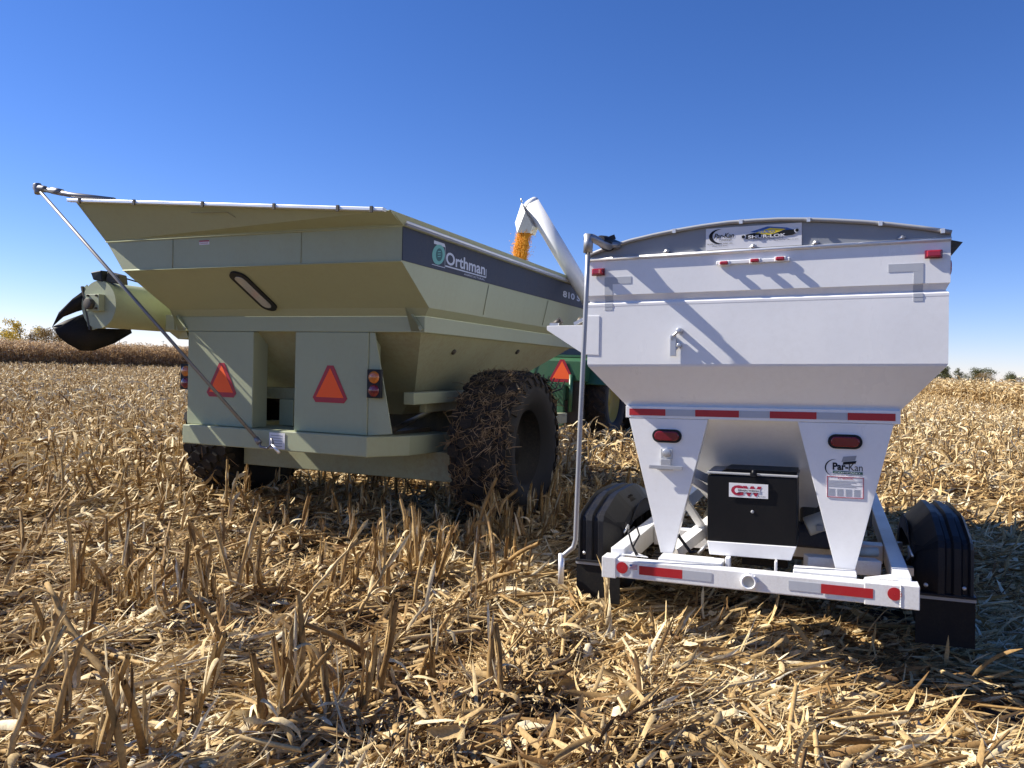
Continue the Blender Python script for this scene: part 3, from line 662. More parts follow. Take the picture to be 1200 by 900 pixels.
# flared top boards
mb = MB()
ft = [(-1.65, -.95, 2.14), (1.84, -.95, 1.86), (1.80, -.62, 1.885), (-1.9, 4.9, 2.1)]
mb.prism([(-1.63, -.655, 1.80), (1.77, -.655, 1.80), (1.84, -.95, 1.86), (-1.69, -.95, 2.145)], (0, .02, .01), 'green')
rearboard = mb.build('rear_flare', CART)
mb = MB()   # faint access panel outline on the flare
def flp(u, v):  # bilinear on the flare
    a = Vector((-1.63, -.655, 1.80)).lerp(Vector((1.77, -.655, 1.80)), u); c = Vector((-1.69, -.95, 2.145)).lerp(Vector((1.84, -.95, 1.86)), u)
    return a.lerp(c, v) + Vector((0, -.012, -.008))
for (u0, v0, u1, v1) in ((.40, .78, .52, .80), (.44, .36, .55, .38), (.52, .80, .55, .38)):
    mb.tube([flp(u0, v0), flp(u1, v1)], .004, 'green2', 5)
mb.build('access_panel', rearboard)
mb = MB(); mb.prism([(1.79, -.66, 1.80), (1.79, L2, 1.80), (1.815, L2, 1.885), (1.84, -.95, 1.87)], (-.02, 0, 0), 'green'); mb.prism([(-1.63, -.655, 1.8), (-1.63, L2, 1.8), (-1.7, L2, 2.0), (-1.69, -.95, 2.14)], (.02, 0, 0), 'green')
mb.build('side_flare', CART)
mb = MB(); mb.tube([(1.80, -.66, 1.832), (1.80, L2, 1.832)], .020, 'rail', 8); mb.tube([(1.815, -.66, 1.807), (1.815, L2, 1.807)], .012, 'grey_trim', 8); mb.build('tarp_rail', CART)
mb = MB()
a = Vector((-1.76, -.97, 2.155)); b2 = Vector((1.80, -.97, 1.868))
mb.bar(a, b2, .05, .028, 'rail'); 
rail = mb.build('rim_rail', CART, bevel=.004)
for t in (.05, .25, .48, .70, .88, .97):
    mb = MB(); p = a.lerp(b2, t); mb.box(p.x - .012, p.x + .012, p.y - .035, p.y - .02, p.z - .03, p.z + .02, 'iron'); mb.build('clip', rail)
# tarp roof, gently bowed, dark vinyl
mb = MB(); rows = []
for j, yv in enumerate((-.94, 1.2)):
    pass
mb = MB()
for xx in (-.75, .75):
    mb.tube([(xx, -.653, 1.52), (xx, -.653, 1.79)], .003, 'green2', 5)
mb.build('panel_seam', hop)
mb = MB()
for yy in (1.1, 2.9): mb.tube([(1.7735, yy, 1.50), (1.727, yy * .98, 1.19)], .004, 'green2', 5)
mb.build('panel_seam', hop)
# side stripe with lettering
mb = MB(); mb.box(1.772, 1.778, -.648, L2 - .02, 1.515, 1.795, 'stripe'); st = mb.build('side_stripe', CART)
def side(u0, z0): return (1.779, u0, z0)
mb = MB()
mb.text('Orthman', side(.12, 1.585), (0, 1, 0), (0, 0, 1), .86, .118, 'letter', bold=.02)
mb.flat([(.0, 0), (.9, 0), (.9, .012), (.0, .012)], side(.11, 1.562), (0, 1, 0), (0, 0, 1), 'letter', .002)
mb.flat([(.0, 0), (.013, 0), (.013, .08), (.0, .08)], side(1.0, 1.572), (0, 1, 0), (0, 0, 1), 'letter', .002)
mb.build('lettering', st); mb = MB(); mb.text('AGRICULTURAL', side(.50, 1.532), (0, 1, 0), (0, 0, 1), .48, .018, 'letter'); mb.build('lettering', st); mb = MB(); mb.text('810 S', side(3.44, 1.60), (0, 1, 0), (0, 0, 1), .74, .085, 'letter', bold=.03)
mb.build('lettering', st)
mb = MB()
def ell(cx, cy, a_, b_, rot, k=28): return [(cx + a_ * math.cos(t) * math.cos(rot) - b_ * math.sin(t) * math.sin(rot), cy + a_ * math.cos(t) * math.sin(rot) + b_ * math.sin(t) * math.cos(rot)) for t in [2 * PI * i / k for i in range(k)]]
for (r4, off) in (([(-.03, -.005), (.215, -.005), (.215, .0), (-.03, .0)], .001), ([(.215, -.005), (.22, -.005), (.22, .19), (.215, .19)], .001), ([(-.0, .185), (.22, .185), (.20, .215), (-.0, .215)], .001)):
    mb.flat(r4, side(-.115, 1.552), (0, 1, 0), (0, 0, 1), 'letter', off)
mb.flat(ell(.09, .10, .125, .088, .35), side(-.115, 1.552), (0, 1, 0), (0, 0, 1), 'teal', .002)
mb.flat(ell(.10, .10, .066, .056, .6), side(-.115, 1.552), (0, 1, 0), (0, 0, 1), 'teal_dark', .003)
for q in range(3):
    mb.flat([(.07, .075 + q * .022), (.125, .085 + q * .022), (.125, .093 + q * .022), (.07, .083 + q * .022)], side(-.115, 1.552), (0, 1, 0), (0, 0, 1), 'teal', .004)
mb.build('emblem', st)
# frame band (crossbar + side band)
mb = MB()
t1 = [(-1.39, 0, 1.10), (1.64, 0, 1.10), (1.64, 4.5, 1.10), (-1.39, 4.5, 1.10)]; b1 = [(p[0], p[1], .95) for p in t1]
def inset(r, d): return [(r[0][0] + d, r[0][1] + d, r[0][2]), (r[1][0] - d, r[1][1] + d, r[1][2]), (r[2][0] - d, r[2][1] - d, r[2][2]), (r[3][0] + d, r[3][1] - d, r[3][2])]
shell(mb, [inset(t1, .06), t1, b1, inset(b1, .06), inset(t1, .06)], 'green')
band = mb.build('upper_frame', CART, bevel=.006)
for xx in (-1.34, 1.50):
    mb = MB(); s = 1 if xx > 0 else 1
    mb.prism([(xx, -.003, .96), (xx + .10, -.003, .96), (xx + .0, -.12, 1.17)], (.012, 0, 0), 'green'); mb.bar((xx, -.01, 1.12), (xx + .12, -.02, .97), .03, .012, 'green', up=(0, 1, 0)); mb.build('gusset', band)
# lower hopper (funnel)
mb = MB()
f1 = [(-1.30, .06, .952), (1.57, .06, .952), (1.57, 4.42, .952), (-1.30, 4.42, .952)]
f2 = [(-.80, .75, .37), (1.12, .75, .37), (1.12, 2.9, .37), (-.80, 2.9, .37)]
f3 = [(-.4, 1.2, .1), (.7, 1.2, .1), (.7, 2.4, .1), (-.4, 2.4, .1)]
shell(mb, [f1, f2, f3], 'green2'); fun = mb.build('lower_hopper', CART)
for (yy, zz) in ((.95, .80), (2.6, .85)):
    mb = MB(); t_ = (.952 - zz) / .582; xx = 1.57 - .45 * t_; mb.lathe([(0, .001), (0, .03), (.02, .03), (.02, .001)], (xx, yy, zz), (.8, 0, -.6), 'iron', 10); mb.build('drain_cap', fun)
# rear leg columns
for x0, x1, skew in ((-1.20, -.33, 0), (.19, 1.04, 1)):
    mb = MB(); y1 = .22
    mb.hexa([(x0 - .0 * (1 - skew), 0.0, -.03), (x1, 0.0, -.03), (x1, .22, -.03), (x0 - .0 * (1 - skew), .22, -.03), (x0, 0, .948), (x1, 0, .948), (x1, y1, .948), (x0, y1, .948)], 'green')
    p = mb.build('rear_leg', CART, bevel=.008)
    if skew:
        mb = MB(); mb.prism([(x1 + .004, .012, -.03), (x1 + .27, .012, .0), (x1 + .06, .012, .945), (x1 + .004, .012, .945)], (0, .012, 0), 'green'); mb.build('side_gusset', p)
# smv triangles
def smv(parent, x, y, z, s=1.0, name='warning_triangle', label=None, sheet='smv_o'):
    h = .36 * s; wd = .40 * s; mb = MB()
    out = [(-wd / 2, .045 * s), (-wd / 2 + .035 * s, 0), (wd / 2 - .035 * s, 0), (wd / 2, .045 * s), (.035 * s, h), (-.035 * s, h)]
    mb.prism([(x + a, y, z + c) for a, c in out], (0, .004, 0), 'smv_r'); p = mb.build(name, parent, label=label)
    ow = wd / 2 - .038 * s
    mb = MB(); mb.add([(x - ow, y - .0015, z + .05 * s), (x + ow, y - .0015, z + .05 * s), (x + .004, y - .0015, z + h - .03 * s), (x - .004, y - .0015, z + h - .03 * s)], [(0, 1, 2, 3)], 'smv_o'); mb.build('orange_center', p)
smv(CART, .615, -.006, .265, 1.0, label='slow moving vehicle triangle on the right rear leg')
smv(CART, -.735, -.006, .27, .98, label='slow moving vehicle triangle on the left rear leg, crossed by the crank rod')
# tail lights
for x0, yo in ((1.062, 0), (-1.325, .07)):
    mb = MB(); mb.box(x0, x0 + .15, -.05 + yo, -.005 + yo, .33, .60, 'black'); p = mb.build('tail_light', CART, bevel=.008)
    for zz_, mm_, nm_ in ((.525, 'amber', 'amber_lens'), (.40, 'dark_lens', 'red_lens')):
        mb = MB(); mb.lathe([(0, .058), (.012, .052), (.020, .032), (.023, .0005)], (x0 + .078, -.051 + yo, zz_), (0, -1, 0), mm_, 24); mb.build(nm_, p)
mb = MB(); mb.box(-1.27, -1.20, .065, .10, .33, .60, 'green'); mb.build('light_bracket', CART)
# window
c0 = Vector((-.125, -.575, 1.455)); c1 = Vector((.075, -.165, 1.165)); nrm = Vector((0, -.60 * 0 - .41, -.60)).normalized()
sl_n = Vector((0, -.66, -.75)).normalized()
ax = (c1 - c0); ax = (ax - sl_n * ax.dot(sl_n)); Lw = ax.length; ax.normalize(); bx = sl_n.cross(ax)
def stad(L, W, k=12):
    r = W / 2; h = L / 2 - r; return [(h + r * math.cos(a), r * math.sin(a)) for a in [-PI / 2 + PI * i / k for i in range(k + 1)]] + [(-h - r * math.cos(a), -r * math.sin(a)) for a in [-PI / 2 + PI * i / k for i in range(k + 1)]]
def slope_pt(x, z):  # rear slope plane
    t = (z - 1.17) / .34; return Vector((x, -.07 - .58 * t, z))
cc = slope_pt(-.045, 1.322); yd_ = (slope_pt(0, 1.5) - slope_pt(0, 1.2)).normalized(); xd_ = Vector((1, 0, 0)); nn_ = xd_.cross(yd_)
if nn_.y > 0: nn_ = -nn_
dirw = (xd_ * .02 - yd_ * .50).normalized(); dirb = nn_.cross(dirw)
def wpt(p, off): return cc + dirw * p[0] + dirb * p[1] + nn_ * off
mb = MB(); mb.prism([wpt(p, .002) for p in stad(.62, .19)], nn_ * .018, 'black'); wi = mb.build('window_frame', CART)
mb = MB(); mb.prism([wpt(p, .0205) for p in stad(.50, .105)], nn_ * .004, 'glass'); mb.build('window_pane', wi)
mb = MB(); q = slope_pt(-.03, 1.505); mb.box(-.42, -.30, -.6535, -.651, 1.725, 1.765, 'decal'); mb.text('DANGER', (-.41, -.6535, 1.732), (1, 0, 0), (0, 0, 1), .1, .014, 'maroon'); mb.box(-.42, -.30, -.6545, -.6536, 1.752, 1.765, 'smv_r'); mb.build('warning_decal', CART)
# rear beam and chassis
mb = MB()
mb.prism([(-1.16, -.10, -.225), (1.11, -.10, -.225), (1.30, .36, -.24), (1.30, 1.3, -.27), (1.05, 1.3, -.27), (1.05, .5, -.25), (-1.0, .5, -.225), (-1.0, 1.3, -.25), (-1.16, 1.3, -.25)], (0, 0, .195), 'green')
beam = mb.build('rear_beam', CART, bevel=.01)
mb = MB(); mb.box(-1.25, 1.50, .92, 1.55, -.56, -.25, 'green2'); mb.build('axle_beam', CART, bevel=.01)
mb = MB(); mb.box(1.22, 1.34, .36, 4.2, .26, .38, 'green'); mb.box(-1.1, -.98, .36, 4.2, .26, .38, 'green'); mb.box(1.15, 1.22, .8, 3.9, .16, .38, 'green2'); mb.build('frame_rail', CART, bevel=.008)
mb = MB(); mb.box(-.36, -.18, .45, .60, -.03, .25, 'green'); mb.box(-.75, .3, .50, .58, .25, .37, 'green2'); mb.build('inner_post', CART, bevel=.006)
mb = MB(); mb.box(-1.1, 1.3, 2.6, 2.8, -.4, .30, 'iron'); mb.box(-.1, .3, 1.55, 4.5, -.42, -.15, 'iron'); mb.tube([(.9, .6, -.05), (.3, 2.8, .1)], .03, 'iron'); mb.tube([(-.5, .9, .0), (-.3, 2.8, .12)], .05, 'iron'); mb.build('undercarriage', CART)
mb = MB(); mb.prism([(-.35, 4.3, -.3), (.65, 4.3, -.3), (.22, 8.4, -.42), (.02, 8.4, -.42)], (0, 0, .2), 'green2'); mb.build('drawbar', CART, bevel=.01)
mb = MB(); mb.box(-.02, .17, -.106, -.103, -.21, -.05, 'decal')
for q in range(5): mb.box(0, .14, -.1075, -.1062, -.185 + q * .026, -.178 + q * .026, 'grey_trim')
mb.build('serial_plate', CART)
# wheels
def big_wheel(parent, cx, cy, cz, R, W, name='wheel', mud=False, rim='rim_dark', diamond=True, lugs=26, rimr=.5, side_=1):
    e = bpy.data.objects.new(name, None); COL.objects.link(e); e.parent = parent; e.location = (cx, cy, cz)
    tm = 'tyre_dirty' if mud else 'tyre'; mb = MB(); h = W / 2
    prof = [(-h * .72, R * rimr), (-h * .92, R * .62), (-h, R * .80), (-h * .95, R * .90), (-h * .78, R * .965), (-h * .4, R * .985), (0, R * .99), (h * .4, R * .985), (h * .78, R * .965), (h * .95, R * .90), (h, R * .80), (h * .92, R * .62), (h * .72, R * rimr)]
    mb.lathe(prof[:4], (0, 0, 0), (1, 0, 0), 'sidewall', 64); mb.lathe(prof[3:10], (0, 0, 0), (1, 0, 0), tm, 64); mb.lathe(prof[9:], (0, 0, 0), (1, 0, 0), 'sidewall', 64)
    def P(t, a, r): x_, y_, z_ = basis((1, 0, 0)); return Vector((t, 0, 0)) + (x_ * math.cos(a) + y_ * math.sin(a)) * r
    if diamond:
        rowsx = [-.78, -.40, 0, .40, .78]
        for ri, rx in enumerate(rowsx):
            for k in range(lugs):
                a0 = 2 * PI * (k + (.5 if ri % 2 else 0)) / lugs; da = 2 * PI / lugs * .40; dx = .165 * h * 1.15
                hr = 6; base, top = [], []
                rr = R * (.975 if abs(rx) > .7 else .985)
                for q in range(hr):
                    ph = q * PI / 3; aa = a0 + da * math.cos(ph) * 1.05; xx = rx * h + dx * math.sin(ph) * 1.15
                    base.append(P(xx, aa, rr - .01)); top.append(P(xx * .99 + rx * h * .01, a0 + (aa - a0) * .86, rr + .032 - (.02 if abs(rx) > .7 else 0)))
                mb.add(base + top, [tuple(range(6, 12))] + [(q, (q + 1) % 6, 6 + (q + 1) % 6, 6 + q) for q in range(6)], tm)
        for sd in (-1, 1):
            for k in range(lugs):
                a0 = 2 * PI * (k + .5) / lugs; da = .06
                mb.hexa([P(sd * h * .86, a0 - da, R * .93), P(sd * h * .86, a0 + da, R * .93), P(sd * h * 1.02, a0 + da * .7, R * .82), P(sd * h * 1.02, a0 - da * .7, R * .82),
                         P(sd * h * .93, a0 - da, R * .955), P(sd * h * .93, a0 + da, R * .955), P(sd * h * 1.06, a0 + da * .7, R * .86), P(sd * h * 1.06, a0 - da * .7, R * .86)], tm)
    else:
        for sd in (-1, 1):
            for k in range(lugs):
                a0 = 2 * PI * (k + (.5 if sd > 0 else 0)) / lugs; sw = .24; dw = .055
                for (s0, s1, aa, ab) in ((.0, .5, 0, sw * .55), (.5, 1.0, sw * .55, sw)):
                    mb.hexa([P(sd * h * s0, a0 + aa - dw, R * .96), P(sd * h * s0, a0 + aa + dw, R * .96), P(sd * h * s1, a0 + ab + dw, R * (.96 - .05 * s1)), P(sd * h * s1, a0 + ab - dw, R * (.96 - .05 * s1)),
                             P(sd * h * s0, a0 + aa - dw * .7, R * 1.03), P(sd * h * s0, a0 + aa + dw * .7, R * 1.03), P(sd * h * s1, a0 + ab + dw * .7, R * (1.03 - .05 * s1)), P(sd * h * s1, a0 + ab - dw * .7, R * (1.03 - .05 * s1))], tm)
    mb.build('tyre', e)
    mb = MB(); q = side_
    mb.lathe([(q * h * .74, R * (rimr + .02)), (q * h * .70, R * rimr), (q * h * .2, R * rimr * .93), (q * h * .1, R * .2), (q * h * .3, R * .17), (q * h * .3, .001)], (0, 0, 0), (1, 0, 0), rim, 40)
    mb.lathe([(-q * h * .74, R * (rimr + .02)), (-q * h * .70, R * rimr), (q * h * .1, R * rimr * .93)], (0, 0, 0), (1, 0, 0), rim, 40)
    rm = mb.build('rim', e)
    mb = MB()
    for k in range(10):
        a = 2 * PI * k / 10; mb.lathe([(0, .014), (.02 * q, .014), (.022 * q, .001)], P(q * h * .13, a, R * .24), (1, 0, 0), 'iron', 6)
    mb.build('lug_nut', rm)
    return e
WR = big_wheel(CART, 1.875, 1.45, -.20, .80, .65, mud=True, rim='rim_dark')
WL = big_wheel(CART, -1.625, 1.45, -.20, .80, .65, mud=False, rim='rim_dark', side_=-1)
def stuck_straw(wheel, R, W, n, seed):
    rg = np.random.default_rng(seed); a = rg.uniform(0, 2 * PI, n); xx = rg.uniform(-W / 2, W / 2, n); kp = (np.sin(a * 5 + xx * 6) * np.sin(xx * 11 + a * 2.3) + .5 * np.sin(a * 13 + 1)) > (-.35 if n > 500 else -9); a, xx = a[kp], xx[kp]; n = len(a); r = R + rg.uniform(.0, .035, n) - .07 * (np.abs(xx) / (W / 2)) ** 4
    x_, y_, z_ = basis((1, 0, 0)); x_ = np.array(x_); y_ = np.array(y_)
    rad = x_[None] * np.cos(a)[:, None] + y_[None] * np.sin(a)[:, None]; tan = -x_[None] * np.sin(a)[:, None] + y_[None] * np.cos(a)[:, None]
    P = rad * r[:, None]; P[:, 0] += xx
    k = rg.uniform(0, 2 * PI, n); d = tan * np.cos(k)[:, None] + np.array([[1., 0, 0]]) * np.sin(k)[:, None] + rad * rg.normal(0.05, .18, n)[:, None]
    L = rg.uniform(.03, .16, n)[:, None]; wv = np.cross(d, rad); wv /= np.linalg.norm(wv, axis=1, keepdims=True); wdt = rg.uniform(.003, .009, n)[:, None]
    mid = P + d * L * .5 + rad * rg.uniform(0, .02, n)[:, None]; end = P + d * L + np.cross(rad, d) * rg.normal(0, .02, n)[:, None]
    V = np.stack([P - wv * wdt / 2, P + wv * wdt / 2, mid - wv * wdt / 2, mid + wv * wdt / 2, end - wv * wdt / 4, end + wv * wdt / 4], 1).reshape(-1, 3)
    b0 = np.arange(n)[:, None] * 6; Q = np.concatenate([b0 + np.array([[0, 1, 3, 2]]), b0 + np.array([[2, 3, 5, 4]])])
    o = np_mesh('stuck_straw', V, Q, M['standing'], np.repeat(rg.uniform(0, 1, n) ** 2 * .6, 6), parent=wheel); o['kind'] = 'stuff'
stuck_straw(WR, .80, .66, 4200, 1); stuck_straw(WL, .80, .66, 120, 2)
# mud cake on the right tyre: rough lumps between the lugs
def mudcake(wheel, R, W, n, seed):
    rg = np.random.default_rng(seed); mb = MB(); x_, y_, z_ = basis((1, 0, 0))
    for _ in range(n):
        a = rg.uniform(0, 2 * PI); xx = rg.uniform(-.9, .9) * W / 2; r = R * .985; s = rg.uniform(.02, .055)
        c = (x_ * math.cos(a) + y_ * math.sin(a)) * r + Vector((xx, 0, 0)); n_ = (x_ * math.cos(a) + y_ * math.sin(a)); t1_, t2_, _z = basis(n_)
        base = [c + (t1_ * math.cos(q * 1.05) + t2_ * math.sin(q * 1.05)) * s * rg.uniform(.7, 1.3) for q in range(6)]
        top = c + n_ * s * .6
        mb.add(base + [top], [(q, (q + 1) % 6, 6) for q in range(6)], 'tyre_dirty')
    o = mb.build('mud_cake', wheel, recalc=False); o['kind'] = 'stuff'
mudcake(WR, .80, .65, 420, 3)
# unloading auger folded along the left side
mb = MB(); ax0 = Vector((-1.88, -.50, 1.19))
mb.lathe([(0, .235), (5.2, .235)], ax0, (0, 1, 0), 'green', 48); aug = mb.build('auger_tube', CART)
mb = MB(); mb.lathe([(-.03, .001), (-.03, .22), (-.03, .245), (.02, .245), (.02, .235)], ax0, (0, 1, 0), 'green', 48, False); ep = mb.build('end_plate', aug)
mb = MB(); mb.box(-1.97, -1.79, -.60, -.53, 1.12, 1.29, 'green'); mb.lathe([(0, .055), (.05, .055), (.05, .001)], (-1.90, -.60, 1.19), (0, -1, 0), 'iron', 16); 
for dx in (-.06, .06):
    for dz in (-.06, .07): mb.lathe([(0, .013), (.02, .013), (.02, .001)], (-1.88 + dx, -.60, 1.205 + dz), (0, -1, 0), 'iron', 6)
mb.build('bearing_block', ep, bevel=.004)
mb = MB()  # flat side plates round the outlet
mb.prism([(-2.06, -.50, .97), (-2.13, -.50, 1.36), (-2.08, -.50, 1.40), (-1.95, -.50, 1.12), (-1.83, -.50, .965), (-1.99, -.50, .93)], (0, -.012, 0), 'green')
mb.bar((-2.13, -.52, 1.38), (-2.0, -.52, .93), .02, .03, 'iron', up=(0, 1, 0)); mb.build('outlet_flange', aug)
# rubber spout
mb = MB()
topL = [(-2.112, -.5, 1.353), (-2.17, -.6, 1.247), (-2.28, -.67, 1.10), (-2.335, -.7, .95)]
inner = [(-2.13, -.5, 1.14), (-2.17, -.55, 1.115), (-2.25, -.64, 1.055), (-2.325, -.70, .955)]
for i in range(3): mb.add([topL[i], topL[i + 1], inner[i + 1], inner[i]], [(0, 1, 2, 3)], 'mud_rubber', True)
mb.add([topL[0], inner[0], (-2.08, -.5, 1.08), (-2.06, -.5, 1.30)], [(0, 1, 2, 3)], 'mud_rubber')
ro = [(-2.335, -.7, .945), (-2.235, -.7, .85), (-2.20, -.62, .775), (-2.165, -.5, .712), (-2.11, -.4, .715), (-1.98, -.25, .80), (-2.035, .02, .925)]
ri = [(-2.33, -.7, .95), (-2.25, -.62, 1.02), (-2.135, -.51, 1.095), (-2.06, -.51, 1.0), (-2.02, -.45, .95), (-1.96, -.2, .955), (-2.03, .0, .965)]
rm_ = [tuple((a + b_) / 2 + d_ for a, b_, d_ in zip(p, q, (-.035, -.045, -.01))) for p, q in zip(ro, ri)]; rm_[0] = ro[0]; rm_[-1] = ro[-1]
for a_, b_ in ((ro, rm_), (rm_, ri)):
    for i in range(6): mb.add([a_[i], a_[i + 1], b_[i + 1], b_[i]], [(0, 1, 2, 3)], 'mud_rubber', True)
sp_ = mb.build('rubber_spout', aug); sm_ = sp_.modifiers.new('s', 'SOLIDIFY'); sm_.thickness = .008
mb = MB(); mb.hexa([(-1.93, -.56, 1.44), (-1.82, -.54, 1.42), (-1.80, -.40, 1.42), (-1.92, -.42, 1.44), (-1.97, -.56, 1.52), (-1.84, -.54, 1.54), (-1.82, -.40, 1.54), (-1.95, -.42, 1.53)], 'black'); mb.hexa([(-1.83, -.5, 1.42), (-1.66, -.46, 1.40), (-1.66, -.36, 1.40), (-1.81, -.4, 1.42), (-1.80, -.5, 1.53), (-1.68, -.46, 1.50), (-1.68, -.36, 1.50), (-1.8, -.4, 1.53)], 'iron'); mb.build('work_light', aug, bevel=.01)
mb = MB(); mb.tube([(-1.80, -.4, 1.5), (-1.75, -.1, 1.45), (-1.74, .3, 1.44), (-1.74, 1.5, 1.42)], .008, 'black', 6); mb.box(-1.86, -1.70, .1, .16, 1.36, 1.42, 'green'); mb.box(-1.76, -1.64, .55, .65, 1.28, 1.42, 'green'); mb.build('hose', aug)
mb = MB(); mb.prism([(-1.75, .2, .99), (-1.30, .05, .99), (-1.25, .05, .88), (-1.55, .2, .87)], (0, .15, 0), 'green'); mb.box(-1.50, -1.38, -.02, .1, .96, 1.12, 'green'); mb.build('auger_cradle', CART)
# tarp crank
mb = MB(); e0 = Vector((-2.14, -1.0, 2.29))
mb.tube([e0, (-1.75, -.96, 2.21), (-1.20, -.93, 2.135)], [.026, .026, .022], 'steel', 10); mb.tube([(-1.98, -.98, 2.262), (-1.86, -.965, 2.238)], .034, 'steel', 10)
ck = mb.build('tarp_arm', CART)
mb = MB(); rod0 = e0 + Vector((.0, -.01, -.01)); rod1 = Vector((-.10, -.17, -.13))
mb.tube([rod0 + (rod0 - rod1).normalized() * .03, rod1], .0165, 'steel', 10); mb.tube([rod1, rod1 + Vector((.04, -.01, -.06)), rod1 + Vector((.12, -.01, -.07)), rod1 + Vector((.18, 0, -.02)), rod1 + Vector((.16, 0, .03))], .013, 'steel', 8); mb.tube([rod1 + Vector((.17, 0, -.03)), rod1 + Vector((.26, 0, -.11))], .016, 'rail', 8); mb.tube([rod1 + Vector((-.03, 0, .02)), rod1 + Vector((.02, -.0, -.03))], .028, 'steel', 10)
mb.build('crank_rod', CART)
mb = MB(); mb.tube([e0 + Vector((-.03, 0, .04)), e0 + Vector((.0, -.0, -.05))], .04, 'steel', 10); mb.tube([e0 + Vector((-.05, 0, .01)), e0 + Vector((.09, 0, -.015))], .034, 'steel', 10); mb.build('swivel_joint', CART, bevel=.004)

# ============================================================ grain trailer
TR = frame_empty('grain_trailer', (1.44236, 4.52873, .388), (.92458, -.37935, .03541), (.37975, .92507, -.00528), (-.03076, .01833, .99936),
                 'white hopper seed trailer with arched tarp cap, black fenders and a white unloading tube', 'trailer')
TL = 5.3
def tring(x, y0, y1, z): return [(-x, y0, z), (x, y0, z), (x, y1, z), (-x, y1, z)]
mb = MB()
prof = [(1.043, .114, 2.03), (1.043, .114, 1.792), (1.039, .118, 1.788), (1.022, .136, 1.752), (1.034, .124, 1.742), (1.038, .119, 1.736), (1.038, .119, 1.722), (1.037, .12, 1.716), (1.037, .12, 1.345), (1.030, .124, 1.33), (.815, .30, 1.072)]
shell(mb, [tring(a, b_, TL - b_ + .12, c) for a, b_, c in prof], 'white')
shell(mb, [tring(1.043, .114, TL + .006, 2.03), tring(1.0, .16, TL - .04, 2.03), tring(1.0, .16, TL - .04, 1.4)], 'white')
H_ = mb.build('hopper', TR)
mb = MB(); mb.tube([(-1.045, .108, 2.026), (1.045, .108, 2.032)], .012, 'rail', 8)
rl = mb.build('top_rail', TR)
# arched end cap
arc = [(-1.037, 2.045), (-.90, 2.09), (-.748, 2.127), (-.6, 2.152), (-.445, 2.173), (-.3, 2.188), (-.150, 2.198), (0, 2.199), (.141, 2.196), (.3, 2.184), (.446, 2.168), (.6, 2.148), (.737, 2.126), (.9, 2.094), (1.045, 2.060)]
mb = MB(); mb.prism([(-1.037, .115, 2.035)] + [(x, .115, z) for x, z in arc] + [(1.045, .115, 2.035)], (0, .012, 0), 'grey_tin'); cap = mb.build('end_cap', TR)
mb = MB()
for y0_ in (.128, TL - .1):
    pass
vs = []; 
for yy in (.10, TL): 
    for x, z in arc: vs.append((x * 1.0, yy, z + .004))
na_ = len(arc); mb.add(vs, [(i, i + 1, na_ + i + 1, na_ + i) for i in range(na_ - 1)], 'tarp', True)
tp = mb.build('roll_tarp', TR); so_ = tp.modifiers.new('s', 'SOLIDIFY'); so_.thickness = .006
mb = MB(); mb.tube([(x, .10, z + .006) for x, z in arc], .012, 'grey_trim', 8); ct = mb.build('cap_trim', cap)
for x in (-.84, -.47, -.07, .31, .69, 1.0):
    z = np.interp(x, [a for a, _ in arc], [c for _, c in arc]); mb = MB(); mb.box(x - .010, x + .010, .078, .09, z - .01, z + .016, 'rail'); mb.build('trim_clip', ct)
for x in (-.52, .0, .35, .80):
    mb = MB(); mb.lathe([(0, .016), (.012, .014), (.016, .001)], (x, .112, 2.052), (0, -1, 0), 'galv', 12); mb.tube([(x - .02, .10, 2.046), (x + .02, .10, 2.056)], .004, 'galv', 6); mb.build('cap_bolt', cap)
# sign
mb = MB(); mb.box(-.279, .273, .106, .1135, 2.044, 2.176, 'decal'); sg = mb.build('company_sign', cap, label='white sign with two company logos on the arched end cap')
X_, Z_ = (1, 0, 0), (0, 0, 1)
def crescent(cx, cy, R1, mb, o, mat, a0=.5, a1=1.65, thick=.3, kx=1.0):
    P = []; k = 16
    for i in range(k + 1): a = PI * (a0 + (a1 - a0) * i / k); P.append((cx + kx * R1 * math.cos(a), cy + R1 * math.sin(a)))
    Pi = []
    for i in range(k + 1):
        a = PI * (a0 + (a1 - a0) * i / k); rr = R1 * (1 - thick * math.sin(PI * i / k)); Pi.append((cx + kx * rr * math.cos(a), cy + rr * math.sin(a)))
    for i in range(k): mb.flat([P[i], P[i + 1], Pi[i + 1], Pi[i]], o, X_, Z_, mat)
mb = MB(); o_ = (-.279, .1055, 2.044)
crescent(.078, .080, .044, mb, o_, 'ink', .42, 1.62, .36, 1.35)
mb.text('Par-Kan', (-.230, .1055, 2.112), X_, Z_, .118, .030, 'ink', bold=.015, shear=.3)
mb.text('COMPANY', (-.200, .1055, 2.094), X_, Z_, .078, .012, 'ink', shear=.3)
mb.text('SILVER LAKE, IN 46982 USA', (-.270, .1055, 2.0745), X_, Z_, .150, .0085, 'ink')
mb.text('(260) 352-2141', (-.240, .1055, 2.061), X_, Z_, .088, .0085, 'ink')
o2 = (-.279, .1055, 2.044)
mb.flat([(.262, .096), (.36, .122), (.47, .108), (.52, .088), (.36, .078)], o2, X_, Z_, 'blue_ink', .001)
mb.flat([(.285, .085), (.375, .112), (.465, .100), (.375, .070)], o2, X_, Z_, 'yellow_ink', .002)
mb.flat([(.225, .060), (.22, .078), (.285, .088), (.372, .068), (.455, .094), (.528, .094), (.532, .076), (.50, .062), (.25, .052)], o2, X_, Z_, 'ink', .0025)
mb.text('SHURCO', (.030, .1055, 2.126), X_, Z_, .092, .018, 'blue_ink', bold=.03, off=.004)
